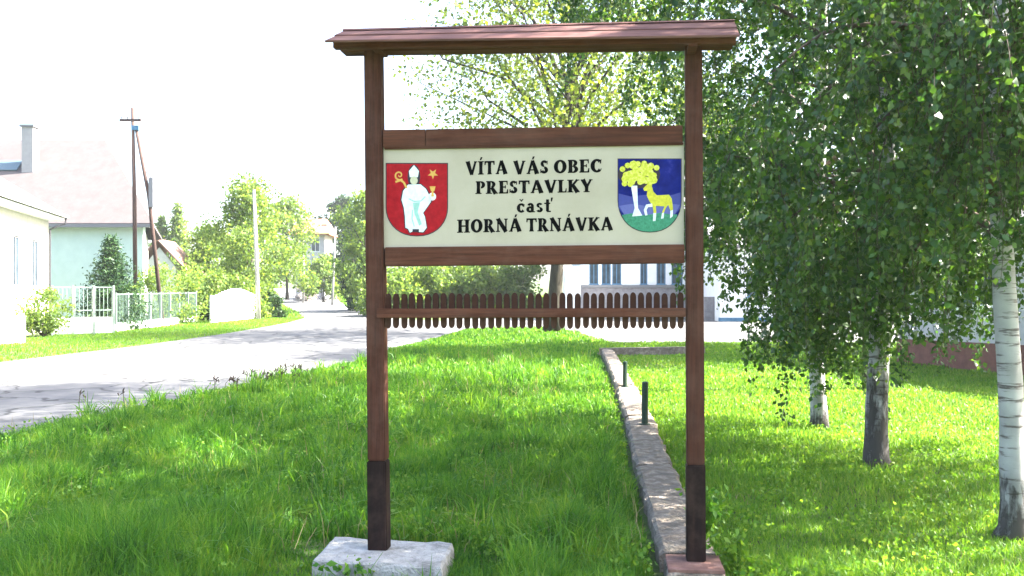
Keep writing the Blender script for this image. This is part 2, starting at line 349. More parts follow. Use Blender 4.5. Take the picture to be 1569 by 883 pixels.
# posts (slightly leaning), tarred feet
def post(xt0, xt1, yt, xb0, xb1, yb, ytar):
    a, b, c, d_ = S(xt0, yt), S(xt1, yt), S(xb1, yb), S(xb0, yb)
    f = (S(xb0, ytar).z - c.z) / (a.z - c.z); e, g_ = c.lerp(b, f), d_.lerp(a, f); k = Vector((0, .115, 0))
    mb = MB(); mb.hexa([g_, e, e + k, g_ + k, a, b, b + k, a + k]); obj('post', mb, 'wood_z', sign, .008)
    o = Vector((.004, 0, 0)); k2 = Vector((0, .123, 0)); s = Vector((0, -.004, 0))
    mb = MB(); mb.hexa([d_ - o + s, c + o + s, c + o + s + k2, d_ - o + s + k2, g_ - o + s, e + o + s, e + o + s + k2, g_ - o + s + k2]); obj('tarred_post_foot', mb, 'tar', sign, .008)
post(557, 582, 76, 564, 592, 845, 706); post(1050, 1076, 68, 1053, 1081, 862, 712)
# rails round the board
sboard('rail', 586.5, 651.5, 199, 198, 226, 225, .02, .11, 'wood_x'); sboard('rail', 652.2, 1046, 198, 192, 225, 219, .022, .11, 'wood_x')
sboard('rail', 589.5, 1049, 379, 374.5, 408, 403, .02, .11, 'wood_x')
panel = sboard('name_board', 587.5, 1048, 223, 217, 381, 376.5, .045, .075, 'panel', bevel=.002)
sboard('shadow_strip', 588.5, 1047, 224, 218, 229, 222, .026, .044, 'wood_x');  # thin wood strip standing in for the shadow line below the top rail
# picket trim
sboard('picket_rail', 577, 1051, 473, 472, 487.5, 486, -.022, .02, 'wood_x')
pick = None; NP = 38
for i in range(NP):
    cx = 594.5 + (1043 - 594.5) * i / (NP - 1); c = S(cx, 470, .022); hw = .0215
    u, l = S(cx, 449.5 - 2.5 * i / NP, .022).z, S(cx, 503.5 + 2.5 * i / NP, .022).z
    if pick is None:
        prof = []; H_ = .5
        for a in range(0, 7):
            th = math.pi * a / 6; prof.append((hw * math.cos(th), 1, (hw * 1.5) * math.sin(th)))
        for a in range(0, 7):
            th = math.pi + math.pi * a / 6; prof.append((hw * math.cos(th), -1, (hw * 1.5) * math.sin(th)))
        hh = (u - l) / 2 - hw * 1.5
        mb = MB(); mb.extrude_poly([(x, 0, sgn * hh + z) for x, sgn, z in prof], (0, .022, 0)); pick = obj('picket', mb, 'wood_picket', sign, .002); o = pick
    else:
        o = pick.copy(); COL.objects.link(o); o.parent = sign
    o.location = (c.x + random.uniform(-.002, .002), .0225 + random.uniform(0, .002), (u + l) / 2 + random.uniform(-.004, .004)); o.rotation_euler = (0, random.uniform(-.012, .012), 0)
# little roof
def roofq(name, A, B, C, D, th, mat):
    """A,B lower edge left/right, C,D upper edge right/left: a board of thickness th below the face"""
    n = (B - A).cross(D - A).normalized(); 
    if n.z < 0: n = -n
    mb = MB(); k = n * -th; mb.hexa([A + k, B + k, C + k, D + k, A, B, C, D]); return obj(name, mb, mat, sign, .003)
el, er = S(497, 62, -.27), S(1134, 53.5, -.27)            # front eave line
rl, rr = S(507, 50, .07), S(1138, 34, .07)              # ridge
rl.x, rr.x = el.x + .03, er.x + .0
def lp(a, b, t): return a.lerp(b, t)
up = Vector((0, 0, .009))
roofq('roof_board', el, er, lp(er, rr, .54), lp(el, rl, .54), .016, 'wood_roof')
roofq('roof_board', lp(el, rl, .49) + up, lp(er, rr, .49) + up, rr + up, rl + up, .016, 'wood_roof')
bl, br = Vector((el.x, .21, rl.z - .10)), Vector((er.x, .21, rr.z - .10))
roofq('roof_board', bl + up, br + up, rr + up, rl + up, .016, 'wood_roof')
mb = MB(); mb.hexa([rl + Vector((.0, -.03, .002)), rr + Vector((0, -.03, .006)), rr + Vector((0, .03, .006)), rl + Vector((0, .03, .006)), rl + Vector((0, -.012, .020)), rr + Vector((0, -.012, .020)), rr + Vector((0, .012, .020)), rl + Vector((0, .012, .020))]); obj('ridge_cap', mb, 'wood_roof', sign)
# beam under it and the eave batten
sboard('top_beam', 521, 1124, 62, 52, 79, 69, .0, .14, 'wood_x', bevel=.005)
a, b = S(510, 64, -.2), S(1128, 56, -.2); k = Vector((0, .06, 0)); h_ = Vector((0, 0, .045))
mb = MB(); mb.hexa([a - h_, b - h_, b - h_ + k, a - h_ + k, a, b, b + k, a + k]); obj('eave_batten', mb, 'wood_x', sign, .003)
for px in (571, 1062):
    q = S(px, 62, -.2); zr = q.z; mb = MB(); mb.hexa([(q.x - .03, -.19, zr - .04), (q.x + .03, -.19, zr - .04), (q.x + .03, .10, zr - .04), (q.x - .03, .10, zr - .04), (q.x - .03, -.19, zr + .004), (q.x + .03, -.19, zr + .004), (q.x + .03, .10, zr + .004), (q.x - .03, .10, zr + .004)]); obj('roof_bracket', mb, 'wood_x', sign)
# base plate under the right post
mb = MB(); c0, c1, c2, c3 = [Vector((x, y, .003)) for x, y in ((1.055, 6.17), (1.432, 6.14), (1.475, 6.53), (1.10, 6.56))]
inv = lambda q: Vector(((q - S0).dot(SX), (q - S0).dot(SY), q.z))
mb.hexa([inv(q) - Vector((0, 0, .022)) for q in (c0, c1, c2, c3)] + [inv(q) for q in (c0, c1, c2, c3)]); obj('base_plate', mb, 'rust', sign, .003)

# --- coats of arms: flat prints in layers of 0.6 mm on the board
PD = .045
def flat(name, polys, mat, parent, layer):
    mb = MB()
    for j, pl in enumerate(polys):
        mb.extrude_poly([S(x, y, PD - .0009 * layer - .00003 * j) for x, y in pl], (0, .0008, 0))
    return obj(name, mb, mat, parent)
def Z(x0, y0, s): return lambda pts: [(x0 + x / s, y0 + y / s) for x, y in pts]
def disc(cx, cy, rx, ry=None, n=14, a0=0): return [(cx + rx * math.cos(a0 + 6.28319 * k / n), cy + (ry or rx) * math.sin(a0 + 6.28319 * k / n)) for k in range(n)]
def stroke(pts, w0, w1=None):
    """thick open line as quads"""
    out = []; n = len(pts) - 1
    for i in range(n):
        (x0, y0), (x1, y1) = pts[i], pts[i + 1]; L = math.hypot(x1 - x0, y1 - y0) or 1; nx, ny = -(y1 - y0) / L, (x1 - x0) / L
        wa = w0 + ((w1 if w1 else w0) - w0) * i / n; wb = w0 + ((w1 if w1 else w0) - w0) * (i + 1) / n
        out.append([(x0 + nx * wa / 2, y0 + ny * wa / 2), (x1 + nx * wb / 2, y1 + ny * wb / 2), (x1 - nx * wb / 2, y1 - ny * wb / 2), (x0 - nx * wa / 2, y0 - ny * wa / 2)])
    return out
def shield_outline(l, r, t, side, bot, inset=0):
    l, r, t, bot = l + inset, r - inset, t + inset, bot - inset; cx, rx = (l + r) / 2, (r - l) / 2
    return [(l, t), (r, t)] + [(cx + rx * math.cos(a) ** 0.9 if math.cos(a) > 0 else cx - rx * (-math.cos(a)) ** 0.9, side + (bot - side) * math.sin(a)) for a in [math.pi * k / 18 for k in range(19)]]
arms = thing('x', None, None); arms.name = 'coat_of_arms'; arms.parent = sign; arms['label'] = 'red shield with a white robed bishop, gold crosier and star'
z1 = Z(560, 230, 5.8875)
flat('shield_border', [z1(shield_outline(182, 745, 116, 520, 780))], 'p_dark', arms, 1)
flat('shield_field', [z1(shield_outline(182, 745, 116, 520, 780, 9))], 'p_red', arms, 2)
robe = [(385, 312), (497, 310), (545, 350), (592, 440), (588, 470), (520, 568), (535, 600), (552, 700), (520, 742), (470, 738), (450, 722), (400, 746), (385, 712), (360, 700), (356, 600), (346, 520), (325, 450), (340, 370)]
cxr, cyr = 455, 520
flat('figure_outline', [z1([(cxr + (x - cxr) * 1.09, cyr + (y - cyr) * 1.035) for x, y in robe]), z1(disc(437, 240, 58, 108))], 'p_dark', arms, 3)
flat('bishop_robe', [z1(robe)], 'p_white', arms, 4)
flat('bishop_mitre', [z1([(437, 136), (482, 190), (472, 246), (400, 246), (392, 190)])], 'p_white', arms, 5)
flat('bishop_face', [z1(disc(437, 275, 34, 38))], 'p_skin', arms, 6)
flat('robe_folds', [z1([(428, 478), (492, 470), (470, 560), (508, 668), (484, 684), (440, 570)])] + [z1(q) for q in stroke([(390, 440), (440, 465), (500, 460), (540, 420)], 10) + stroke([(440, 690), (420, 620), (425, 540)], 9)], 'p_teal', arms, 5)
flat('shoes', [z1([(424, 714), (482, 714), (482, 742), (424, 742)])], 'p_dark', arms, 6)
ringpts = [(305 + r * math.cos(a), 228 + r * math.sin(a)) for a, r in [(0.9 + 0.42 * k, 46 - 2.0 * k) for k in range(22)]]
flat('crosier', [z1(q) for q in stroke([(270, 288), (318, 272), (345, 292), (372, 345)], 18) + stroke(ringpts, 17, 8)], 'p_gold', arms, 4)
star = [(608 + (50 if k % 2 == 0 else 20) * math.sin(math.pi * k / 5 + math.pi), 215 - (50 if k % 2 == 0 else 20) * math.cos(math.pi * k / 5 + math.pi)) for k in range(10)]
flat('star', [z1(star)], 'p_gold', arms, 3)
flat('hand', [z1(disc(603, 420, 34, 36))], 'p_white', arms, 4)
flat('chalice', [z1([(578, 328), (632, 328), (622, 372), (590, 372)]), z1([(598, 372), (612, 372), (618, 420), (592, 420)])], 'p_gold', arms, 5)
arms2 = thing('x', None, None); arms2.name = 'coat_of_arms'; arms2.parent = sign; arms2['label'] = 'blue shield with a yellow tree and a yellow stag on green'
z2 = Z(930, 230, 6.3077)
flat('shield_border', [z2(shield_outline(102, 722, 82, 490, 798))], 'p_dark', arms2, 1)
flat('shield_field', [z2(shield_outline(102, 722, 82, 490, 798, 8))], 'p_navy', arms2, 2)
so_ = shield_outline(102, 722, 82, 490, 798, 8)
low = [q for q in so_[2:] if q[1] > 628]
flat('meadow', [z2(low + [(130 + 0, 628)][:0] + [(low[-1][0], 628), (240, 612), (330, 632), (430, 622), (520, 606), (610, 622), (low[0][0], 622)])], 'p_green', arms2, 5)
rr_ = random.Random(3)
crown = [disc(130 + 40 + 290 * rr_.random(), 140 + 165 * rr_.random(), 30 + 16 * rr_.random(), n=8) for _ in range(26)] + [disc(c_[0], c_[1], 28, n=8) for c_ in ((150, 185), (480, 172), (455, 245), (170, 325), (225, 330), (320, 310), (360, 130), (300, 135), (200, 150), (425, 150))]
M['p_lilac'] = print_mat("print_pale_blue", (.10, .11, .34)); M['p_lilac2'] = print_mat("print_mid_blue", (.035, .045, .25))
flat('lower_sky', [z2([(112, 420), (230, 450), (400, 430), (560, 455), (712, 410), (712, 560), (640, 640), (180, 640), (112, 560)])], 'p_lilac2', arms2, 3)
flat('horizon_glow', [z2([(118, 540), (240, 520), (400, 545), (560, 515), (706, 530), (650, 632), (170, 632)])], 'p_lilac', arms2, 4)
flat('tree_shade', [z2(disc(310, 235, 205, 135, 20))], 'p_dark', arms2, 3)
flat('tree_crown', [z2(q) for q in crown], 'p_lime', arms2, 7)
flat('tree_trunk', [z2([(232, 345), (292, 345), (300, 560), (342, 634), (244, 642), (268, 560)])], 'p_white', arms2, 6)
flat('stag', [z2([(350, 372), (392, 330), (440, 306), (434, 350), (448, 402), (482, 438), (600, 432), (626, 470), (638, 560), (636, 640), (610, 660), (612, 580), (592, 530), (570, 560), (552, 600), (548, 660), (522, 665), (534, 600), (556, 545), (472, 540), (477, 600), (470, 685), (444, 688), (450, 600), (442, 545), (408, 490), (384, 440), (390, 396), (360, 394)]), z2([(392, 332), (380, 300), (388, 298), (402, 328)]), z2([(415, 322), (425, 286), (433, 288), (424, 322)])], 'p_yellow', arms2, 6)
for pl_ in [z2([(436, 518), (378, 528), (356, 580), (370, 634), (392, 630), (382, 580), (398, 552), (440, 550)]), z2([(448, 610), (476, 610), (470, 685), (444, 688)]), z2([(532, 610), (552, 605), (548, 660), (522, 665)]), z2([(612, 590), (637, 580), (636, 640), (610, 660)])]: flat('stag_leg', [pl_], 'p_white', arms2, 8)

# --- lettering: heavy flared serif capitals from polygons
TK, TN, SE = .31, .16, .09
def ln(x0, y0, x1, y1, w0, w1=None): return [stroke([(x0, y0), (x1, y1)], w0 + .045, (w1 or w0) + .045)[0]]
def bar(x0, x1, y0, y1): return [[(x0, y0), (x1, y0), (x1, y1), (x0, y1)]]
def stem(x, y0=0, y1=1, w=TK, ser=.09):
    return [[(x - w / 2, y0), (x - w * .42, (y0 + y1) / 2), (x - w / 2, y1), (x + w / 2, y1), (x + w * .42, (y0 + y1) / 2), (x + w / 2, y0)]] + bar(x - w / 2 - ser, x + w / 2 + ser, y0, y0 + .08) + bar(x - w / 2 - ser, x + w / 2 + ser, y1 - .08, y1)
def arc(cx, cy, rx, ry, a0, a1, tv, th, n=12):
    """elliptic stroke, tv: thickness where it runs upright, th: where it runs level"""
    o, i_ = [], []
    for k in range(n + 1):
        a = math.radians(a0 + (a1 - a0) * k / n); c, s = math.cos(a), math.sin(a); t = th + .035 + (tv + .01 - th) * abs(c)
        o.append((cx + rx * c, cy + ry * s)); i_.append((cx + (rx - t) * c, cy + (ry - t) * s))
    return [[o[k], o[k + 1], i_[k + 1], i_[k]] for k in range(n)]
def acute(x, y=1.08): return [[(x - .07, y), (x + .05, y), (x + .17, y + .22), (x - .0, y + .22)]]
def caron(x, y): return [[(x - .17, y + .2), (x, y), (x + .17, y + .2), (x + .07, y + .2), (x, y + .11), (x - .07, y + .2)]]
Gl = {}
Gl['V'] = (.98, ln(.17, 1, .5, 0, .30, .2) + ln(.84, 1, .52, 0, .12, .17) + bar(0, .36, .92, 1) + bar(.70, .98, .92, 1))
Gl['I'] = (.44, stem(.22)); Gl['Í'] = (.44, stem(.22) + acute(.2))
Gl['T'] = (.86, stem(.43)[:1] + bar(.24, .62, 0, .08) + bar(.02, .84, .87, 1) + [[(.0, .70), (.09, .70), (.13, .9), (.0, 1)], [(.86, .70), (.77, .70), (.73, .9), (.86, 1)]])
Gl['A'] = (1.0, ln(.14, 0, .47, 1, .12, .15) + ln(.84, 0, .48, 1, .32, .2) + bar(.25, .68, .25, .35) + bar(0, .30, 0, .08) + bar(.64, 1.0, 0, .08))
Gl['Á'] = (1.0, Gl['A'][1] + acute(.5))
Gl['S'] = (.66, arc(.33, .745, .29, .255, 20, 270, .21, .13) + arc(.33, .27, .32, .27, 90, -160, .23, .14) + [[(.52, .68), (.60, .68), (.62, .95), (.56, .95)], [(.02, .05), (.08, .05), (.12, .33), (.02, .33)]])
Gl['O'] = (.96, arc(.48, .5, .48, .52, 0, 360, .27, .11, 24))
Gl['B'] = (.78, stem(.20)[:1] + bar(0, .42, 0, .1) + bar(0, .42, .9, 1) + arc(.40, .75, .32, .25, -90, 90, .22, .1) + arc(.42, .27, .36, .28, -90, 90, .24, .1) + bar(.2, .45, .46, .55))
Gl['E'] = (.74, stem(.21)[:1] + bar(0, .70, 0, .1) + bar(0, .68, .9, 1) + bar(.2, .52, .46, .56) + [[(.58, 1), (.70, 1), (.70, .68), (.64, .68)], [(.58, 0), (.74, 0), (.74, .34), (.67, .34)], [(.48, .40), (.56, .40), (.56, .64), (.48, .64)]])
Gl['C'] = (.84, arc(.48, .5, .48, .52, 52, 310, .28, .12, 18) + [[(.70, .66), (.79, .66), (.82, .99), (.72, .93)], [(.70, .08), (.80, .16), (.84, .28), (.76, .28)]])
Gl['P'] = (.74, stem(.21) [:2] + bar(0, .42, .9, 1) + arc(.40, .71, .34, .29, -90, 90, .24, .1))
Gl['R'] = (.90, stem(.21)[:2] + bar(0, .42, .9, 1) + arc(.40, .73, .33, .27, -90, 90, .23, .1) + ln(.42, .5, .74, 0, .2, .28) + bar(.62, .92, 0, .08))
Gl['L'] = (.68, stem(.21) + bar(.2, .62, 0, .1) + [[(.54, 0), (.68, 0), (.68, .34), (.62, .34)]])
Gl['K'] = (.94, stem(.21) + ln(.3, .45, .76, 1, .12, .14) + ln(.40, .58, .78, 0, .22, .30) + bar(.60, .92, .92, 1) + bar(.64, .96, 0, .08))
Gl['Y'] = (.94, stem(.47, 0, .5)[:2] + ln(.17, 1, .47, .42, .30, .22) + ln(.80, 1, .50, .42, .12, .14) + bar(0, .36, .92, 1) + bar(.66, .94, .92, 1))
Gl['H'] = (.98, stem(.21) + stem(.77) + bar(.2, .78, .45, .56))
Gl['N'] = (.98, stem(.17, 0, 1, .14) + stem(.81, 0, 1, .14)[:1] + bar(.66, .96, .92, 1) + ln(.16, 1, .82, 0, .27, .27))
Gl['č'] = (.62, arc(.35, .34, .34, .36, 50, 315, .22, .11) + [[(.47, .42), (.58, .42), (.60, .62), (.5, .60)]] + caron(.36, .80))
Gl['a'] = (.66, arc(.30, .22, .29, .24, 0, 360, .2, .1, 14) + bar(.38, .58, .0, .52) + arc(.33, .46, .25, .25, 0, 160, .19, .11) + bar(.5, .68, 0, .08))
Gl['s'] = (.52, arc(.26, .52, .23, .19, 20, 270, .17, .1) + arc(.26, .19, .25, .2, 90, -160, .18, .11))
Gl['ť'] = (.62, bar(.14, .36, .06, .95) + bar(0, .46, .60, .70) + bar(.2, .5, 0, .1) + [[(.50, .78), (.58, .78), (.66, 1.08), (.50, 1.08)]])
def word(text, x0, x1, yb0, yb1, cap):
    tot = sum(Gl[c][0] for c in text) + .085 * (len(text) - 1); sx = (x1 - x0) / tot; cur = 0; mb = MB(); j = 0
    for c in text:
        wd, polys = Gl[c]
        for pl in polys:
            pts = []
            for x, y in pl:
                px = x0 + (cur + x) * sx; t = (px - x0) / (x1 - x0); pts.append(S(px, yb0 + (yb1 - yb0) * t - y * cap, PD - .0012 - .00002 * (j % 40)))
            j += 1; mb.extrude_poly(pts, (0, .001, 0))
        cur += wd + .085
    return obj('lettering', mb, 'black', panel)
for wd in (('VÍTA', 713.5, 777.5, 268.3, 266.6, 20.5), ('VÁS', 786.5, 840, 267.4, 266, 20.5), ('OBEC', 848.5, 922, 265.8, 264, 20.2), ('PRESTAVLKY', 729, 908, 297.5, 294.5, 19.6),
           ('časť', 791.5, 846.5, 326, 325, 20.5), ('HORNÁ', 701, 799, 357, 354.8, 20.2), ('TRNÁVKA', 806.5, 939, 355, 353, 20.2)): word(*wd)
# panel's own face must sit behind the print: parented print inherits the board's frame (identity), so nothing to do

# ------------------------------------------------------------------ concrete footings
def footing(label, corners, z0, z1, mat='concrete', seed=1):
    r = np.random.default_rng(seed); n = 9
    c = [Vector((x, y, 0)) for x, y in corners]; v = []; f = []
    ctr = sum(c, Vector()) / 4
    for lv, (z, ins) in enumerate(((z0, 0), (z1 - .05, 0), (z1 - .012, .004), (z1, .02))):
        for s in range(4):
            for i in range(n):
                q = c[s].lerp(c[(s + 1) % 4], i / n); d = (ctr - q).normalized(); q = q + d * (ins + abs(r.normal(0, .008)) * (1 if lv > 0 else .3)); v.append((q.x, q.y, z + (r.normal(0, .004) if lv > 1 else 0)))
    m = 4 * n
    for lv in range(3):
        for i in range(m): f.append((lv * m + i, lv * m + (i + 1) % m, (lv + 1) * m + (i + 1) % m, (lv + 1) * m + i))
    f.append(tuple(range(3 * m, 4 * m))); mb = MB(); mb.add(v, f)
    return tag(obj('concrete_footing', mb, mat), label, 'footing', 'footings under the sign posts')
FOOT = [(-1.41, 6.42), (-.475, 6.22), (-.43, 6.88), (-1.385, 7.10)]
footing('wide pale concrete block under the left sign post', FOOT, -.4, 0.0)
FOOT2 = [(1.04, 6.15), (1.44, 6.12), (1.485, 6.55), (1.09, 6.58)]
footing('small grey concrete block with a rusty plate under the right sign post', FOOT2, -.4, -.0195, 'wallstone', 2)

# ------------------------------------------------------------------ vegetation
def vnoise(x, y, s, seed):
    """smooth value noise, 0..1"""
    r = np.random.default_rng(seed); g = r.random((64, 64)); a, b = np.asarray(x) / s + 100, np.asarray(y) / s + 100
    i, j = np.floor(a).astype(int), np.floor(b).astype(int); u, v = a - i, b - j; u, v = u * u * (3 - 2 * u), v * v * (3 - 2 * v)
    G = lambda p, q: g[p % 64, q % 64]
    return (G(i, j) * (1 - u) + G(i + 1, j) * u) * (1 - v) + (G(i, j + 1) * (1 - u) + G(i + 1, j + 1) * u) * v
def inquad(x, y, q, grow=0.0):
    c = np.mean(q, 0); ok = np.ones(len(x), bool)
    for (a, b) in zip(q, q[1:] + q[:1]):
        a, b = c + (np.array(a) - c) * (1 + grow), c + (np.array(b) - c) * (1 + grow); e = b - a
        ok &= (e[0] * (y - a[1]) - e[1] * (x - a[0])) > 0
    return ok
TRUNKS = []
def blades(x, y, h, wd, lean, mat, name):
    n = len(x); z = P(y); az = RNG.random(n) * 6.2832; face = RNG.normal(0, .6, n)     # blades mostly show their breadth
    d = np.stack([np.cos(az), np.sin(az), np.zeros(n)], 1); s = np.stack([np.cos(face), np.sin(face), np.zeros(n)], 1) * wd[:, None] / 2
    b = np.stack([x, y, z - .01], 1); l = (lean * h)[:, None]
    m1 = b + d * l * .28 + np.stack([np.zeros(n), np.zeros(n), h * .55], 1); t = b + d * l + np.stack([np.zeros(n), np.zeros(n), h * (1 - .45 * np.minimum(lean, 1) ** 2)], 1)
    V = np.stack([b - s, b + s, m1 - s * .8, m1 + s * .8, t], 1).reshape(-1, 3)
    k = np.arange(n)[:, None] * 5
    return npobj(name, V, k + np.array([0, 1, 3, 2]), k + np.array([2, 3, 4]), mat)
def scatter(n, y0, y1, pw=1.0):
    """density falls with the square of the distance"""
    u = RNG.random(n); y = y0 * (y1 / y0) ** u; x = (RNG.random(n) - .5) * 2 * (.62 * y + .8)
    return x, y
def keep_lawn(x, y):
    xl, xr = roadX(y); wx = wallX(y); ww = wallW(y)
    k = (x > xr + .0) & (y < 44.5 + x * 0) 
    k &= ~((y < 27.7) & (x > wx - .06) & (x < wx + ww + .02)) & ~((y > 27.45) & (y < 28.4) & (x > 2.6) & (x < 6))
    k &= ~((y > 33.6) & (x > 3.6 - (y - 33.8) * .1)) & ~((y > 45) & (x > -4.5))
    k &= ~inquad(x, y, FOOT, .03) & ~inquad(x, y, FOOT2, .03)
    return k
def lawn():
    x, y = scatter(430000, 5.9, 45); k = keep_lawn(x, y); x, y = x[k], y[k]
    left = x < wallX(y) + .2
    n1 = vnoise(x, y, .8, 1); n2 = vnoise(x, y, .25, 2); n3 = vnoise(x, y, 3, 3)
    n4 = vnoise(x, y, .14, 9); n5 = vnoise(x, y, .45, 12); hl = .05 + .30 * n1 ** 1.6 * (.35 + n3) + .16 * n2 * n4 + .16 * n5 ** 3; hr = .045 + .07 * n1 + .03 * n2
    dw = wallX(y) - x; hl = np.where((dw > 0) & (dw < .3), hl * (.35 + 2.0 * np.clip(dw, 0, .3)), hl)
    near_road = x - roadX(y)[1]; hl = np.where(near_road < 1.0, hl * (.5 + .5 * np.clip(near_road, 0, 1)), hl)
    hl = np.where(inquad(x, y, FOOT, .9), hl * .42, hl)
    far = np.clip((y - 14) / 14, 0, 1); hl = hl * (1 - .35 * far)
    n = len(x); wd = (.006 + .006 * RNG.random(n)) * np.clip(y / 7.5, 1, 5)
    h = np.where(left, hl, hr) * RNG.uniform(.6, 1.25, n); lean = np.abs(RNG.normal(.45, .28, n))
    tag(blades(x[left], y[left], h[left], wd[left], lean[left], 'grass', 'long_grass'), kind='stuff')
    r = ~left; tag(blades(x[r], y[r], h[r], wd[r], lean[r], 'lawn', 'lawn_grass'), kind='stuff')
    # verge on the far side of the road
    x = RNG.uniform(-24, -11, 60000); y = RNG.uniform(22, 60, 60000); xl, _ = roadX(y); k = (x < xl) & (x > xl - 6.5); x, y = x[k], y[k]; n = len(x)
    tag(blades(x, y, .06 + .12 * vnoise(x, y, 1.5, 5) * RNG.random(n), .02 + .015 * RNG.random(n), np.abs(RNG.normal(.4, .3, n)), 'lawn', 'verge_grass'), kind='stuff')
    x = RNG.uniform(-30, 22, 40000); y = RNG.uniform(60, 130, 40000); xl, xr = roadX(y); k = ((x < xl) | (x > xr)); x, y = x[k], y[k]; n = len(x)
    tag(blades(x, y, .1 + .25 * RNG.random(n), .05 + .04 * RNG.random(n), np.abs(RNG.normal(.4, .3, n)), 'lawn', 'meadow_grass'), kind='stuff')
    x = RNG.uniform(3.5, 30, 16000); y = RNG.uniform(59.1, 61.5, 16000); n = len(x)
lawn()

def leaves(Pp, size, mat, name, parent, hang=.4, seed=0, aspect=.62):
    r = np.random.default_rng(seed); n = len(Pp); L = size * r.uniform(.45, 1.45, n)
    d = r.normal(0, 1, (n, 3)); d[:, 2] -= hang * 2; d /= np.linalg.norm(d, axis=1)[:, None]
    q = r.normal(0, 1, (n, 3)); s = np.cross(d, q); s /= np.linalg.norm(s, axis=1)[:, None] + 1e-9
    s *= (L * aspect / 2)[:, None]; d *= L[:, None]
    f = np.cross(d, s); f *= (L * aspect * r.uniform(.05, .3, n) / (np.linalg.norm(f, axis=1) + 1e-9))[:, None]
    V = np.stack([Pp, Pp + d * .42 + s + f, Pp + d, Pp + d * .42 - s + f], 1).reshape(-1, 3)
    return npobj(name, V, np.arange(n)[:, None] * 4 + np.arange(4), None, mat, parent)
def path(p, d, L, n, droop, r, wob=.15):
    pts = [p.copy()]; d = d.normalized()
    for i in range(n):
        d = (d + Vector((r.gauss(0, wob), r.gauss(0, wob), r.gauss(0, wob) - droop))).normalized(); pts.append(pts[-1] + d * L / n)
    return pts
def birch(label, px, py, r0, H, rad, seed, lowest, nlimb=30, ntw=20, nleaf=76, curtains=(), rough=.9, lean=(0, 0), leafsize=.058, xy=None, twigdroop=(.7, 1.7)):
    r = random.Random(seed); base = gp(px, py) if xy is None else Vector((xy[0], xy[1], gz(xy[1])))
    t = thing('birch_tree', label, 'tree', base, group='birches on the right lawn')
    nseg = 26; pts = []; rads = []
    for i in range(nseg + 1):
        f = i / nseg; f2 = f ** 1.25; z = f2 * H
        pts.append(Vector((lean[0] * z + .06 * math.sin(z * .9 + seed), lean[1] * z + .05 * math.cos(z * .8 + seed), z - .08))); rads.append((r0 * (1 - f2) ** .75 + .012) * (1 + .45 * math.exp(-z * 6)))
    pts[0] = Vector((0, 0, -.08)); mb = MB(); mb.tube(pts, rads, 14); tr = obj('trunk', mb, 'birch', t, smooth=True); tr['rough_height'] = rough
    # uneven bark
    co = np.empty(len(tr.data.vertices) * 3); tr.data.vertices.foreach_get("co", co); co = co.reshape(-1, 3); co[:, :2] += np.random.default_rng(seed).normal(0, .005, (len(co), 2)); tr.data.vertices.foreach_set("co", co.ravel())
    def trunk_at(z):
        for a, b in zip(pts[:-1], pts[1:]):
            if b.z >= z: return a.lerp(b, (z - a.z) / (b.z - a.z + 1e-6))
        return pts[-1]
    limb = MB(); tw = MB(); LP = []
    def hang(p, d, L, dens=1.0):
        q = path(p, d, L, 6, .34, r, .13); tw.tube(q, [.0045, .004, .0035, .003, .0025, .002, .0015], 3, False)
        m = int(nleaf * dens * L * r.uniform(.25, 2.0))
        for _ in range(m):
            u = r.random() ** .8 * 5.999; i = int(u); b = q[i].lerp(q[i + 1], u - i); LP.append((b.x + r.gauss(0, .045), b.y + r.gauss(0, .045), b.z + r.gauss(0, .03)))
    for i in range(nlimb):
        f = (i + r.random()) / nlimb; z = lowest + (H * .94 - lowest) * f ** 1.1; az = i * 2.39996 + r.uniform(-.3, .3) + seed
        L = rad * (1.05 - .72 * f ** 1.6) * r.uniform(.75, 1.15) * min(1, .55 + .45 * (z - lowest) / 2.2); e = math.radians(r.uniform(25, 55))
        d = Vector((math.cos(az) * math.cos(e), math.sin(az) * math.cos(e), math.sin(e)))
        q = path(trunk_at(z), d, L * 1.15, 8, .11, r, .09); limb.tube(q, [.035 * (1 - k / 8.6) * (1.2 - .6 * f) + .004 for k in range(9)], 5, False)
        high = f > .55; 
        for k in range(int(ntw * (1.25 if high else 1))):
            u = r.uniform(.18, 1) * 7.999; j = int(u); p = q[j].lerp(q[j + 1], u - j); dd = (q[j + 1] - q[j]).normalized() + Vector((r.gauss(0, .7), r.gauss(0, .7), r.gauss(0, .35)))
            hang(p, dd, r.uniform(*twigdroop) * (.8 if high else 1))
    for (cx, cy, zt, L, nn, sp) in curtains:                  # long hanging strands, local position of their top
        top = Vector((cx, cy, zt)); b = trunk_at(zt + .7); limb.tube([b, b.lerp(top, .5) + Vector((0, 0, .35)), top + Vector((0, 0, .1))], [.03, .02, .01], 5, False)
        for _ in range(int(nn * .62)): hang(top + Vector((r.gauss(0, sp), r.gauss(0, sp), r.uniform(-.1, .5))), Vector((r.gauss(0, .3), r.gauss(0, .3), -.6)), L * r.uniform(.55, 1.1), .8)
    obj('limbs', limb, 'limb', t, smooth=True)
    obj('twigs', tw, 'twig', t)['kind'] = 'stuff'
    leaves(np.array(LP), leafsize, 'birchleaf', 'crown', t, .55, seed, .72)
    return t
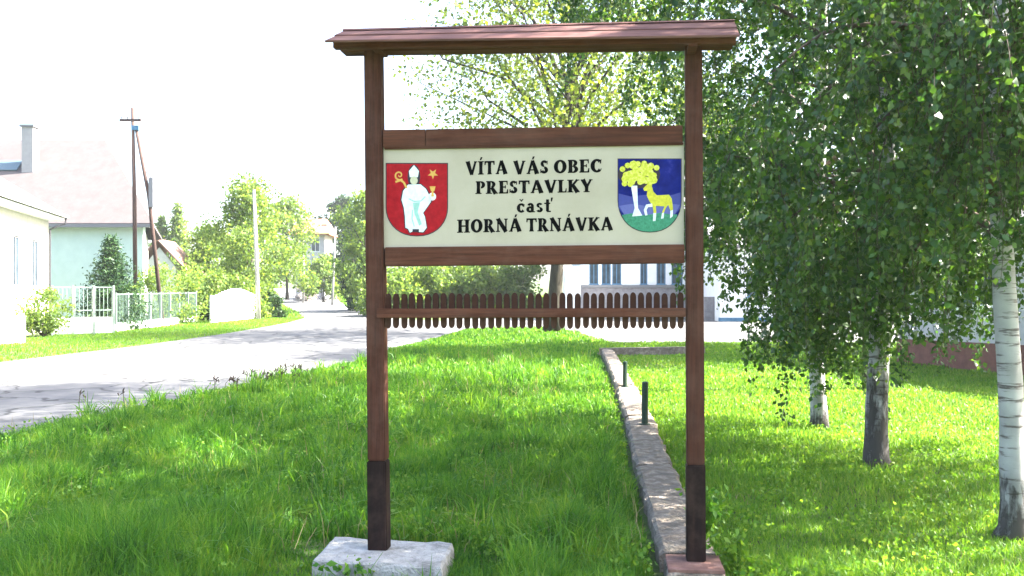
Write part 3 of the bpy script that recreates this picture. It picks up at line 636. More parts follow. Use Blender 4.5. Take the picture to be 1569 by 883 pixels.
birch('white birch farthest back with drooping twigs hiding its middle trunk', 1254, 657, .105, 13.5, 3.3, 3, 2.5, curtains=[(-.95, -1.9, 2.5, 1.7, 40, .28), (-.55, -1.8, 2.4, 1.9, 46, .24), (-.62, -2.1, 1.9, 1.5, 30, .16), (-.15, -1.7, 2.5, 1.7, 34, .28), (-.3, -.9, 2.4, 1.5, 40, .35), (-.9, -.5, 3.1, 1.4, 34, .45), (-1.4, .3, 3.5, 1.5, 40, .4), (-1.3, -.6, 4.3, 1.5, 34, .45), (1.2, .5, 3.0, 1.5, 40, .5), (-2.2, .8, 6.2, 1.5, 40, .6), (-2.7, .2, 6.6, 1.5, 40, .6), (-1.6, 0, 5.2, 1.5, 40, .5)], rough=.45, leafsize=.064)
birch('middle birch with black cracked bark up its lower trunk', 1350, 719, .115, 12, 3.1, 5, 2.2, curtains=[(-.7, .6, 2.6, 1.2, 26, .45), (.9, .8, 2.5, 1.2, 30, .5), (-1.3, .2, 2.7, 1.0, 26, .4), (1.4, 1.6, 2.7, 1.5, 30, .4), (.4, -1.0, 3.2, 1.2, 26, .4), (-.2, -1.0, 4.4, 1.4, 34, .4), (-.1, -.7, 2.5, 1.3, 40, .3), (.3, -.6, 2.3, 1.2, 26, .25), (-1.3, -.5, 3.6, 1.4, 34, .4), (-.4, -.9, 5.2, 1.4, 30, .4)], rough=2.6, leafsize=.062)
birch('nearest birch with smooth white trunk and dark rough foot', 1540, 826, .088, 10.5, 2.7, 8, 2.4, curtains=[(-.35, .9, 2.3, 1.1, 16, .2), (-.6, 2.2, 2.4, 1.3, 30, .4), (-.5, -.9, 3.2, 1.1, 26, .4), (.4, -.9, 3.2, 1.1, 26, .4), (-1.3, -.3, 3.1, 1.1, 26, .4)], rough=.75)
birch('birch whose trunk stands out of view beyond the white trunk', 0, 0, .11, 11, 3.1, 12, 2.1, xy=(7.6, 9.4), rough=1.0, ntw=26, nleaf=70, curtains=[(-1.5, 1, 2.4, 1.2, 26, .4), (-1.9, -.5, 2.6, 1.2, 26, .4), (-.6, .8, 2.4, 1.2, 26, .4)])
birch('birch whose branches hang in from the upper right corner', 0, 0, .11, 11, 3.0, 17, 2.9, xy=(5.3, 6.2), rough=1.0, ntw=11, nleaf=60, leafsize=.052, curtains=[(-1.85, .2, 4.4, 1.5, 40, .4), (-1.6, .5, 3.7, 1.2, 34, .35), (-1.75, .15, 3.25, 1.15, 60, .28), (-1.8, 0, 3.9, 1.3, 50, .3), (-2.3, .1, 4.8, 1.5, 34, .4), (-2.0, .8, 4.0, 1.3, 30, .4)])

def tree(name, label, cat, base, H, rad, trunk_r, seed, mat, n=9000, leaf=.22, z0=.28, lobes=16, lean=(0, 0), bark='bark', group=None, flat_=1.0, gap=.0, fork=True, squeeze=1.0):
    """trunk + limbs reaching lobes; leaves scattered in uneven lobes through the crown"""
    r = random.Random(seed); g = np.random.default_rng(seed); t = thing(name, label, cat, base, group=group)
    top = Vector((lean[0] * H, lean[1] * H, H * .8)); mb = MB()
    ax = [Vector((lean[0] * H * f + .12 * math.sin(3 * f + seed) * f, lean[1] * H * f, H * .85 * f - .1 * (f == 0))) for f in [k / 10 for k in range(11)]]
    mb.tube(ax, [trunk_r * (1 - .9 * k / 10) * (1.35 if k == 0 else 1) for k in range(11)], 10); obj('trunk', mb, bark, t, smooth=True)
    lm = MB(); LP = []
    for i in range(lobes):
        f = (i + .5) / lobes; zz = z0 * H + (H - z0 * H) * (.06 + .9 * f); prof = math.sin(math.pi * min(1, (.16 + f * .86))) ** .6
        az = i * 2.39996 + r.uniform(-.5, .5); rr = rad * prof * r.uniform(.35, .85)
        c = Vector((math.cos(az) * rr * squeeze + lean[0] * zz, math.sin(az) * rr + lean[1] * zz, zz)); lr = rad * r.uniform(.30, .52)
        s = ax[max(3, min(9, int((zz / H) * 10) - 1))]
        if fork: lm.tube([s, s.lerp(c, .5) + Vector((0, 0, .06 * H * r.random())), c, c + Vector((r.gauss(0, lr * .4), r.gauss(0, lr * .4), lr * .6))], [trunk_r * .35, trunk_r * .22, trunk_r * .12, trunk_r * .04], 5, False)
        m = n // lobes; q = g.normal(0, 1, (m, 3)); q /= np.linalg.norm(q, axis=1)[:, None]; q *= (lr * g.random(m) ** .42 * g.uniform(.7, 1.2, m))[:, None]; q[:, 2] *= .75 * flat_
        q += np.array(c); nz = vnoise(q[:, 0] + q[:, 2] * .6, q[:, 1] * .8 + q[:, 2], max(.35, rad * .16), seed + i)
        LP.append(q[nz > gap])
    if fork and lm.v: obj('limbs', lm, bark, t, smooth=True)
    leaves(np.concatenate(LP), leaf, mat, 'crown', t, .3, seed, .7)
    return t
def conifer(label, base, H, rad, seed, n=5000, leaf=.22, group=None, mat='needle'):
    r = random.Random(seed); g = np.random.default_rng(seed); t = thing('conifer', label, 'tree', base, group=group)
    mb = MB(); mb.tube([(0, 0, -.1), (0, 0, H * .5), (0, 0, H * .97)], [rad * .09, rad * .05, .01], 8); obj('trunk', mb, 'bark', t)
    LP = []; lm = MB()
    for k in range(60):
        f = k / 60; z = H * (.06 + .92 * f); az = k * 2.39996; L = rad * (1 - f) ** .85 * r.uniform(.7, 1.1) + .05
        e = Vector((math.cos(az) * L, math.sin(az) * L, z - .12 * L)); lm.tube([(0, 0, z), e], [.02, .006], 4, False); m = max(10, int(n / 60 * (1.6 - 1.3 * f)))
        u = g.random(m) ** .7; q = np.array([0, 0, z]) + u[:, None] * (np.array(e) - np.array([0, 0, z])) + g.normal(0, .10 + .12 * L, (m, 3)) * np.array([1, 1, .5]); LP.append(q)
    obj('branches', lm, 'bark', t)['kind'] = 'stuff'; leaves(np.concatenate(LP), leaf, mat, 'crown', t, .2, seed, .4); return t
def bush(name, label, base, rx, h, seed, mat, n=3500, leaf=.16, group=None, ry=None):
    r = random.Random(seed); g = np.random.default_rng(seed); t = thing(name, label, 'shrub', base, group=group); LP = []; st = MB()
    for i in range(14):
        az = i * 2.4; q = r.uniform(.15, .75); c = Vector((math.cos(az) * rx * q, math.sin(az) * (ry or rx) * q, h * r.uniform(.08, .78))); lr = min(rx, h) * r.uniform(.28, .5)
        st.tube([(0, 0, -.05), c * .5, c], [.03, .02, .008], 5, False); m = n // 12; p = g.normal(0, 1, (m, 3)); p /= np.linalg.norm(p, axis=1)[:, None]; p *= (lr * g.random(m) ** .45 * g.uniform(.7, 1.25, m))[:, None]
        p += np.array(c); LP.append(p[p[:, 2] > .02])
    obj('stems', st, 'bark', t); leaves(np.concatenate(LP), leaf, mat, 'foliage', t, .2, seed, .65); return t

tree('road_shade_tree', 'tall broad tree added behind the middle birch, its high crown shading the road', 'tree', Vector((7.25, 18.4, gz(18.4))), 19.5, 4.6, .15, 24, 'birchleaf', n=34000, leaf=.12, z0=.42, lobes=30)  # added tree: its dense high crown throws the shade across the road
# big loose-leaved tree behind the sign
b = gp(846, 511); tree('roadside_tree', 'tall loose-leaved tree with leaning grey trunk behind the sign and picket trim', 'tree', b, 18, 8.2, .34, 21, 'walnutleaf', n=40000, leaf=.19, z0=.34, lobes=40, lean=(.06, 0), gap=.42)
# left side trees and shrubs
G1 = 'trees along the far street'
tree('broadleaf_tree', 'rounded yellow-green tree behind the pale concrete pole', 'tree', gp(384, 486), 9.2, 3.3, .16, 31, 'bushleaf', n=14000, leaf=.20, z0=.12, lobes=22, group=G1)
tree('broadleaf_tree', 'loose leafy tree close to the left sign post beyond the crossing', 'tree', gp(560, 478), 9.5, 2.9, .15, 33, 'bushleaf', n=8000, leaf=.24, z0=.05, lobes=16, group=G1, gap=.3)
tree('broadleaf_tree', 'pale bushy tree between the red gable and the concrete pole', 'tree', gp(322, 478), 6.4, 3.0, .14, 34, 'bushleaf', n=9000, leaf=.24, z0=.1, lobes=14, group=G1)
tree('broadleaf_tree', 'light green tree leaning over the far street beside the white pole', 'tree', at(440, 458, 95) * 1, 10.5, 3.6, .16, 35, 'bushleaf', n=8000, leaf=.3, z0=.1, lobes=14, group=G1)
tree('broadleaf_tree', 'dark tree behind the orange-roofed house', 'tree', Vector((-24.5, 132, gz(132))), 14.5, 4.4, .2, 36, 'darkleaf', n=8000, leaf=.4, z0=.15, lobes=14, group=G1)
tree('broadleaf_tree', 'grey-green tree right of the orange-roofed house', 'tree', Vector((-19.5, 112, gz(112))), 11, 3.6, .2, 37, 'darkleaf', n=8000, leaf=.36, z0=.1, lobes=14, group=G1)
conifer('small pointed spruce far behind the shrubs left of the rounded tree', Vector((-36.6, 100, gz(100))), 11.0, 3.0, 41, 6000, .45, G1, 'bushleaf')
conifer('faint small spruce beside the brace of the wooden pole', Vector((-38.4, 100, gz(100))), 9.6, 2.8, 42, 5000, .45, G1, 'bushleaf')
conifer('dark green conifer with pale tips in front of the mint wall', Vector((-19.3, 44, gz(44))), 4.6, 1.75, 43, 13000, .16, G1)
bush('garden_shrub', 'low yellow shrub at the foot of the wooden pole', Vector((-19.6, 46.5, gz(46.5))), 1.0, 2.2, 51, 'bushleaf', group='shrubs in the left gardens')
bush('garden_shrub', 'shrub left of the brace behind the mint fence', Vector((-19.0, 50.5, gz(50.5))), 1.9, 3.7, 52, 'bushleaf', group='shrubs in the left gardens')
bush('garden_shrub', 'wide pale shrub behind the far end of the mint fence', Vector((-19.3, 56, gz(56))), 2.2, 3.6, 53, 'bushleaf', 6000, .2, group='shrubs in the left gardens')
bush('garden_shrub', 'shrub over the white gates', Vector((-17.6, 58.5, gz(58.5))), 2.0, 2.9, 54, 'bushleaf', 5000, .2, group='shrubs in the left gardens')
bush('garden_shrub', 'bright loose shrub between the white garden wall and the gate', Vector((-19.4, 37.8, gz(37.8))), 1.2, 2.3, 55, 'bushleaf', 3000, .12, group='shrubs in the left gardens')
bush('garden_shrub', 'small dark green shrub at the far end of the mint fence', Vector((-18.2, 55.5, gz(55.5))), .7, 1.6, 56, 'darkleaf', 2600, .14, group='shrubs in the left gardens')
bush('dark_shrub', 'dark dense shrub at the foot of the pale concrete pole', gp(416, 487), .95, 1.9, 57, 'darkleaf', 4000, .16)
bush('blossom_shrub', 'round pale blossoming shrub by the bend of the far street', Vector((-23.2, 103, gz(103))), 1.3, 2.7, 58, 'blossom', 3000, .22)
bush('street_shrub', 'dark tall shrub just left of the left sign post', gp(548, 476), 1.5, 4.4, 59, 'darkleaf', 5000, .22, 'shrubs by the far street')
bush('street_shrub', 'green shrub under the grey lamp pole', Vector((-20.4, 99, gz(99))), 2.4, 6.2, 60, 'bushleaf', 4000, .3, 'shrubs by the far street')
bush('street_shrub', 'pale shrub at the end of the far street', Vector((-31, 150, gz(150))), 4, 5, 61, 'bushleaf', 4000, .45, 'shrubs by the far street')
hx = [(-8.0, 63, 2.6, 3.6, 'bushleaf', 'leafy green hedge bush beside the left post under the name board'), (-5.2, 64, 2.4, 4.3, 'bushleaf', 'mid green hedge bush left of the middle under the name board'), (-2.6, 63.5, 2.3, 4.0, 'bushleaf', 'light green hedge bush under the middle of the name board'), (.2, 66, 2.4, 4.6, 'bushleaf', 'yellow-green hedge bush left of the leaning trunk'), (-6.5, 70, 3.0, 6.0, 'bushleaf', 'taller bush behind the hedge by the left post'), (-1.5, 72, 3.0, 6.2, 'bushleaf', 'taller bush behind the hedge under the middle')]
for i, (x, y, rx, h, m, lb) in enumerate(hx): bush('hedge_bush', lb, Vector((x, y, gz(y))), rx, h, 70 + i, m, 5200, .24, 'bushes beyond the crossing')
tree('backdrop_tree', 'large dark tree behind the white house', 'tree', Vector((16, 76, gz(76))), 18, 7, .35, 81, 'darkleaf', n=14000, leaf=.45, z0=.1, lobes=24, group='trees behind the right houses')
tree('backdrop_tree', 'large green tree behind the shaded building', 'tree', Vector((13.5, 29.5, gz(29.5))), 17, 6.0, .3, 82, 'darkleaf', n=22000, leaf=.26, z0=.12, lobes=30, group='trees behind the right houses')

# ------------------------------------------------------------------ houses
def wbox(mb, a, b, z0, z1, th, side=1):
    """upright slab from a to b (2-D), thickness th to its left"""
    a, b = Vector((a[0], a[1], 0)), Vector((b[0], b[1], 0)); n = Vector((-(b - a).y, (b - a).x, 0)).normalized() * th * side
    mb.hexa([a + Vector((0, 0, z0)), b + Vector((0, 0, z0)), b + n + Vector((0, 0, z0)), a + n + Vector((0, 0, z0)), a + Vector((0, 0, z1)), b + Vector((0, 0, z1)), b + n + Vector((0, 0, z1)), a + n + Vector((0, 0, z1))])
def facade(root, a, b, z0, z1, th, mat, openings, frame='whitepaint', name='wall', side=1):
    """a wall with real openings (u0,u1,v0,v1 in metres along / up) that hold window frames and panes set back in them"""
    a, b = Vector((*a, 0)), Vector((*b, 0)); u = (b - a).normalized(); L = (b - a).length; n = Vector((-u.y, u.x, 0)) * side; mb = MB()
    def blk(m, u0, u1, v0, v1, d0=0, d1=th):
        q = [a + u * s + n * d for s, d in ((u0, d0), (u1, d0), (u1, d1), (u0, d1))]; m.hexa([p + Vector((0, 0, v0)) for p in q] + [p + Vector((0, 0, v1)) for p in q])
    xs = sorted({0, L, *[o[0] for o in openings], *[o[1] for o in openings]})
    for s, e in zip(xs[:-1], xs[1:]):
        ops = sorted([o for o in openings if o[0] <= s + 1e-6 and o[1] >= e - 1e-6], key=lambda o: o[2]); v = z0
        for o in ops: blk(mb, s, e, v, o[2]); v = o[3]
        blk(mb, s, e, v, z1)
    obj(name, mb, mat, root)
    for (u0, u1, v0, v1) in openings:
        f = MB(); t = .07
        blk(f, u0, u0 + t, v0, v1, .05, .12); blk(f, u1 - t, u1, v0, v1, .05, .12); blk(f, u0 + t, u1 - t, v0, v0 + t, .05, .12); blk(f, u0 + t, u1 - t, v1 - t, v1, .05, .12); blk(f, (u0 + u1) / 2 - .03, (u0 + u1) / 2 + .03, v0 + t, v1 - t, .05, .12)
        fo = obj('window', f, frame, root); pn = MB(); blk(pn, u0 + t, u1 - t, v0 + t, v1 - t, .08, .095); obj('pane', pn, 'glass', fo)
        sl = MB(); blk(sl, u0 - .06, u1 + .06, v0 - .06, v0 - .003, -.05, .05); obj('sill', sl, frame, fo)
def loc(o, P_): return [(p[0] - o.location.x, p[1] - o.location.y) for p in P_]
# cream house at the left edge: road-facing wall runs from its far corner towards the camera
h1 = thing('cream_house', 'cream house with white eaves and narrow windows at the left edge', 'house', (-21.4, 42, gz(42)))
zc = 5.35
facade(h1, (0, 0), (2.3, -11.5), -.5, zc - .25, .35, 'cream', [(1.1, 2.0, 2.0, 4.1), (3.6, 4.5, 2.0, 4.1), (6.2, 7.1, 2.0, 4.1)], 'greymetal', side=-1)
mb = MB(); wbox(mb, (-9, .5), (-.05, .3), -.5, zc - .25, .3, -1); obj('back_wall', mb, 'cream', h1)
mb = MB(); mb.extrude_poly([(.62, .55, zc - .05), (3.1, -12, zc - .05), (-2.2, -13, zc + 3.0), (-4.4, -.2, zc + 3.0)], (0, 0, .12)); mb.extrude_poly([(-9.4, .2, zc - .05), (-7, -13.4, zc - .05), (-2.2, -13, zc + 3.0), (-4.4, -.2, zc + 3.0)], (0, 0, .12)); mb.extrude_poly([(.62, .55, zc - .05), (-4.4, -.2, zc + 3.0), (-9.4, .2, zc - .05)], (0, 0, .12)); obj('roof', mb, 'paleroof', h1)
mb = MB(); mb.extrude_poly([(0, 0, zc - .26), (.6, .5, zc - .2), (3.05, -11.95, zc - .2), (2.4, -11.6, zc - .26)], (0, 0, .1)); obj('eave_board', mb, 'whitepaint', h1)
mb = MB(); mb.tube([(.68, .6, zc - .02), (1.9, -5.7, zc - .01), (3.14, -12, zc)], .07, 8); obj('gutter', mb, 'whitepaint', h1)
mb = MB(); mb.tube([(.66, .5, zc - .05), (.62, .5, zc - .35), (.3, .3, zc - .5), (.12, .08, zc - .65), (.12, .06, 0)], .05, 8); obj('downpipe', mb, 'darkmetal', h1)
# mint house with the big pale roof
h2 = thing('mint_house', 'mint green house under a big pale hipped roof with a chimney', 'house', (-20.2, 50, gz(50)))
ze = at(100, 347, 50).z - gz(50); zr = at(100, 215, 55).z - gz(50)
facade(h2, (-14, 0), (0, 0), -.5, ze, .35, 'mint', [(1.2, 2.4, 1.6, 3.2), (4.2, 5.4, 1.6, 3.2)], side=1)
mb = MB(); wbox(mb, (-.1, .36), (-3.7, 10), -.5, ze, .3, 1); obj('side_wall', mb, 'whitewall', h2)
e0 = ze + .02; A_, B_, C_, D_ = (-14.6, -.5, e0), (.75, -.5, e0), (-3.0, 10.6, e0), (-14.6, 10.6, e0); R1, R2 = (-11, 5, zr - .1), (-4.3, 5, zr - .1)
mb = MB(); mb.extrude_poly([A_, B_, R2, R1], (0, 0, .12)); mb.extrude_poly([B_, C_, R2], (0, 0, .12)); mb.extrude_poly([C_, D_, R1, R2], (0, 0, .12)); mb.extrude_poly([D_, A_, R1], (0, 0, .12)); rf = obj('roof', mb, 'paleroof', h2)
mb = MB(); mb.box(-14.6, .75, -.62, -.5, e0 - .12, e0 + .06); obj('gutter', mb, 'greymetal', h2)
c = at(46, 250, 53); mb = MB(); x = c.x + 20.2; mb.box(x - .33, x + .33, 2.7, 3.35, zr - 3.2, zr + .35); ch = obj('chimney', mb, 'chimney', rf); mb = MB(); mb.box(x - .42, x + .42, 2.6, 3.45, zr + .353, zr + .48); obj('chimney_cap', mb, 'greymetal', rf)
nrm = Vector((0, -(zr - e0), 5.5)).normalized(); a = at(14, 256, 53.5); x = a.x + 20.2
def onroof(x, f, k=0): q = Vector((x, -.5 + 5.5 * f, e0 + .14 + (zr - .1 - e0) * f)); return q + nrm * k
mb = MB(); mb.hexa([onroof(x - 1.0, .60), onroof(x + .85, .60), onroof(x + .85, .72), onroof(x - 1.0, .72), onroof(x - 1.0, .60, .07), onroof(x + .85, .60, .07), onroof(x + .85, .72, .07), onroof(x - 1.0, .72, .07)]); obj('skylight', mb, 'skylight', rf)
# small red gable behind the brace
h3 = thing('red_roofed_shed', 'small shed with a faded red roof behind the brace of the wooden pole', 'shed', (-24.9, 68, gz(68)))
mb = MB(); mb.box(-2.6, -.1, 0, 3, -.3, 3.4); obj('wall', mb, 'cream', h3)
mb = MB(); mb.extrude_poly([(.9, -.3, 3.0), (.9, 3.3, 3.0), (-1.4, 3.3, 5.4), (-1.4, -.3, 5.4)], (0, 0, .14)); mb.extrude_poly([(-3.6, -.3, 3.0), (-3.6, 3.3, 3.0), (-1.4, 3.3, 5.4), (-1.4, -.3, 5.4)], (0, 0, .14)); obj('roof', mb, 'redroof', h3)
mb = MB(); mb.extrude_poly([(-2.6, -.02, 3.4), (-.1, -.02, 3.4), (-1.35, -.02, 4.9)], (0, .15, 0)); obj('gable', mb, 'cream', h3)
# orange-roofed house at the end of the street
h4 = thing('orange_roofed_house', 'far house with an orange roof and grey walls at the end of the street', 'house', (-27.2, 115, gz(115) + .5))
facade(h4, (0, 0), (3.6, 0), -.5, 7.6, .3, 'greywall', [(.5, 1.2, 5.4, 6.8), (1.9, 3.0, 5.4, 7.2), (1.5, 2.6, 2.2, 3.6)])
mb = MB(); mb.box(0, 3.6, .3, 5, -.5, 7.6); obj('body', mb, 'greywall', h4)
mb = MB(); mb.extrude_poly([(-.9, -.9, 7.5), (4.4, -.9, 7.5), (3.4, 2.5, 9.6), (.0, 2.5, 9.6)], (0, 0, .15)); mb.extrude_poly([(-.9, 5.6, 7.5), (4.4, 5.6, 7.5), (3.4, 2.5, 9.6), (.0, 2.5, 9.6)], (0, 0, .15)); mb.extrude_poly([(4.4, -.9, 7.5), (4.4, 5.6, 7.5), (3.4, 2.5, 9.6)], (0, 0, .15)); mb.extrude_poly([(-.9, -.9, 7.5), (-.9, 5.6, 7.5), (0, 2.5, 9.6)], (0, 0, .15)); obj('roof', mb, 'orangeroof', h4)
# white house with blue windows behind the pickets
def X(px, Y): return (px - CX) / FPX * Y
YW = 60.0; h5 = thing('white_house', 'white house with tall blue framed windows and grey plinth behind the picket trim', 'house', (0, YW, gz(YW)))
zw = lambda py: at(0, py, YW).z - gz(YW)
ops = [(X(a, YW) - X(889, YW), X(b, YW) - X(889, YW), zw(436), zw(352)) for a, b in ((903, 917), (922, 936), (938, 952), (981, 992), (1006, 1020), (1029, 1046), (1054, 1068))]
facade(h5, (X(889, YW), 0), (X(1080, YW), 0), zw(441), zw(325), .3, 'whitewall', ops, 'bluepaint')
mb = MB(); mb.box(X(887, YW), X(1080, YW) + .02, -.12, .3, -.6, zw(441) - .003); obj('plinth', mb, 'greyplinth', h5)
mb = MB(); mb.box(X(887, YW), X(1080, YW), -.22, -.0, zw(441), zw(437)); obj('ledge', mb, 'greymetal', h5)
mb = MB(); mb.box(X(889, YW), X(1080, YW), .3, 8, -.6, zw(325)); obj('body', mb, 'whitewall', h5)
mb = MB(); x0, x1 = X(880, YW), X(1085, YW); z0 = zw(325) + .003; mb.extrude_poly([(x0, -.5, z0), (x1, -.5, z0), (x1, 4, z0 + 3), (x0, 4, z0 + 3)], (0, 0, .15)); mb.extrude_poly([(x0, 8.5, z0), (x1, 8.5, z0), (x1, 4, z0 + 3), (x0, 4, z0 + 3)], (0, 0, .15)); obj('roof', mb, 'greyplinth', h5)
YA = 56.0; za = lambda py: at(0, py, YA).z - gz(YA)
h6 = thing('white_outbuilding', 'low bright white outbuilding just right of the leaning trunk', 'building', (X(878, YA), YA, gz(YA)))
w_ = X(890, YA) - X(866, YA); mb = MB(); mb.box(-w_ / 2, w_ / 2, 0, 2.5, -.3, za(414)); obj('wall', mb, 'whitewall', h6); mb = MB(); mb.extrude_poly([(-w_ / 2 - .1, -.15, za(414) + .003), (w_ / 2 + .1, -.15, za(414) + .003), (w_ / 2 + .1, 2.7, za(408)), (-w_ / 2 - .1, 2.7, za(408))], (0, 0, .08)); obj('roof', mb, 'whitepaint', h6); mb = MB(); mb.box(-.25, .25, -.03, -.001, za(452), za(424)); obj('door', mb, 'whitepaint', h6)
YB = 54.0; zb = lambda py: at(0, py, YB).z - gz(YB)
h7 = thing('white_garage', 'long white building glimpsed under the birch twigs right of the sign', 'building', (X(1103, YB), YB, gz(YB)))
L7 = X(1330, YB) - X(1103, YB); facade(h7, (0, 0), (L7, 0), zb(487), zb(380), .3, 'whitewall', [(1.6, 2.5, zb(455), zb(420)), (4.6, 5.5, zb(455), zb(420))], 'bluepaint')
mb = MB(); mb.box(-.02, L7 + .02, -.1, .3, -.5, zb(487) - .003); obj('plinth', mb, 'bluepaint', h7); mb = MB(); mb.box(.0, L7, .3, 7, -.5, zb(380)); obj('body', mb, 'whitewall', h7)  # bluish shade along the wall foot is put into the plinth's blue
z0 = zb(380) + .003; mb = MB(); mb.extrude_poly([(-.5, -.5, z0), (L7 + .5, -.5, z0), (L7 + .5, 3.5, z0 + 2.4), (-.5, 3.5, z0 + 2.4)], (0, 0, .15)); mb.extrude_poly([(-.5, 7.5, z0), (L7 + .5, 7.5, z0), (L7 + .5, 3.5, z0 + 2.4), (-.5, 3.5, z0 + 2.4)], (0, 0, .15)); obj('roof', mb, 'greyplinth', h7)
mb = MB(); a = at(1079, 455, 55.5); b2 = at(1102, 486, 55.5); mb.box(a.x, b2.x, 55.4, 55.6, gz(55.5) - .1, a.z); tag(obj('grey_gate', mb, 'greyplinth', bevel=.01), 'plain grey gate beside the white building right of the right post', 'gate')
# shaded building with brown plinth on the right
h8 = thing('shaded_building', 'grey building with a red-brown plinth standing in shade behind the birches', 'building', (10.55, 24.9, gz(24.9)))
zp = at(1380, 519, 24.9).z - gz(24.9)
facade(h8, (0, 0), (1.9, -7.5), zp, 3.1, .3, 'greywall', [(2.2, 3.4, 1.5, 2.6)], side=1)
mb = MB(); wbox(mb, (-.06, .03), (1.86, -7.55), -.9, zp - .003, .4, 1); obj('plinth', mb, 'brownplinth', h8)
mb = MB(); wbox(mb, (.3, .05), (7, 1.7), -.5, 3.1, .3, -1); obj('back_wall', mb, 'greywall', h8)
mb = MB(); mb.extrude_poly([(-.45, .6, 3.11), (1.6, -8, 3.11), (5.5, -7, 4.8), (3.6, 1.6, 4.8)], (0, 0, .15)); mb.extrude_poly([(9.5, -6, 3.11), (7.6, 2.6, 3.11), (3.6, 1.6, 4.8), (5.5, -7, 4.8)], (0, 0, .15)); obj('roof', mb, 'greyplinth', h8)

# ------------------------------------------------------------------ fences on the far side of the road
def fence(name, label, cat, a, b, h, posts, mat, mesh=None, base=None, rails=2, bars=0, group=None):
    a, b = Vector(a), Vector(b); t = thing(name, label, cat, a, math.atan2((b - a).y, (b - a).x), group); L = (b - a).to_2d().length; sl = (b.z - a.z) / L
    def q(m, x0, x1, y0, y1, z0, z1): m.hexa([(x0, y0, z0 + sl * x0), (x1, y0, z0 + sl * x1), (x1, y1, z0 + sl * x1), (x0, y1, z0 + sl * x0), (x0, y0, z1 + sl * x0), (x1, y0, z1 + sl * x1), (x1, y1, z1 + sl * x1), (x0, y1, z1 + sl * x0)])
    zb_ = base or .05
    if base: m = MB(); q(m, 0, L, -.1, .1, -.4, base - .003); obj('plinth', m, 'whitewall', t)
    for i in range(posts + 1): x = L * i / posts; m = MB(); q(m, x - .04, x + .04, -.05, .05, -.2 if not base else base, h + .04); obj('post', m, mat, t)
    for k in range(rails):
        z = zb_ + .02 + (h - zb_ - .06) * (k / (rails - 1)); m = MB(); q(m, 0, L, -.02, .02, z - .025, z + .025); obj('rail', m, mat, t)
    if mesh:
        n = int(L / .16)
        for i in range(n):
            x = L * (i + .5) / n; m = MB(); q(m, x - .010, x + .010, -.008, .008, zb_ + .05, h - .06); obj('bar', m, mesh, t)
    return t
a, b = gp(80, 515), gp(174, 512); t = fence('garden_gate', 'pale mint double gate with white lower panels beside the cream house', 'gate', a, b, 2.08, 3, 'mintpaint', 'mintpaint', rails=3)
L = (b - a).length
for i in range(3): m = MB(); m.box(L * i / 3 + .06, L * (i + 1) / 3 - .06, -.028, -.022, .1, .78); obj('lower_panel', m, 'whitepaint', t)
a, b = gp(177, 508), gp(300, 494); fence('mint_fence', 'long pale mint fence of framed panels on a low plinth along the verge', 'fence', a, b, 1.75, 8, 'mintpaint', 'grate', base=.35, rails=2, group=None)
a, b = gp(323, 496), gp(392, 489); t = fence('white_gate', 'white boarded gates with arched top left of the concrete pole', 'gate', a, b, 1.55, 3, 'whitepaint', rails=2)
L = (b - a).to_2d().length; sl = (b.z - a.z) / L; n = 16
for i in range(n): u = (i + .5) / n; x = L * u; m = MB(); hh = 1.45 + .5 * math.sin(math.pi * u); m.box(x - L / n * .46, x + L / n * .46, -.075, -.052, .06 + sl * x, hh + sl * x); obj('board', m, 'whitepaint', t)
a, b = gp(-60, 531), gp(33, 526); m = MB(); n_ = Vector((0, .3, 0)); z = Vector((0, 0, 1.0)); lo = Vector((0, 0, -.3))
m.hexa([a + lo, b + lo, b + n_ + lo, a + n_ + lo, a + z, b + z, b + n_ + z, a + n_ + z]); tag(obj('garden_wall', m, 'whitewall', bevel=.02), 'low white garden wall at the left edge in front of the cream house', 'wall')
m = MB(); q = at(8, 430, 33.5); m.tube([(q.x, q.y, gz(33.5) + .9), (q.x, q.y, q.z)], .03, 8); tag(obj('metal_post', m, 'greymetal'), 'thin grey metal post on the white garden wall', 'post')

# ------------------------------------------------------------------ poles
YP = 48; base = Vector((X(208, YP), YP, gz(YP)))
t = thing('wooden_pole', 'dark wooden power pole with a slanting brace and crossarm', 'utility pole', base)
L_ = lambda px, py: at(px, py, YP) - base
m = MB(); m.tube([Vector((0, 0, -.1)), L_(206, 300), L_(203, 165)], [.12, .105, .08], 10); obj('pole', m, 'polewood', t, smooth=True)
q = L_(250, 425); m = MB(); m.tube([Vector((q.x, q.y, -.1)) , L_(228, 300), L_(209, 200)], [.11, .10, .08], 10); obj('brace', m, 'polewood', t, smooth=True)
q = L_(203, 185); m = MB(); m.box(q.x - .62, q.x + .5, -.16, -.08, q.z - .06, q.z + .06); obj('crossarm', m, 'polewood', t)
for dx in (-.5, -.2, .4): m = MB(); m.tube([(q.x + dx, -.12, q.z + .06), (q.x + dx, -.12, q.z + .16), (q.x + dx, -.12, q.z + .26)], [.03, .055, .03], 8); obj('insulator', m, 'greymetal', t)
q = L_(206, 196); m = MB(); m.box(q.x - .1, q.x + .26, -.14, .12, q.z - .14, q.z + .1); obj('bracket', m, 'bluepaint', t)
q = L_(232, 318); m = MB(); m.box(q.x - .10, q.x + .14, -.15, .1, q.z, q.z + 1.55); obj('cable_box', m, 'greymetal', t, .02); m = MB(); m.tube([L_(222, 262), L_(230, 268), L_(233, 285)], .025, 6); obj('bracket_arm', m, 'darkmetal', t)
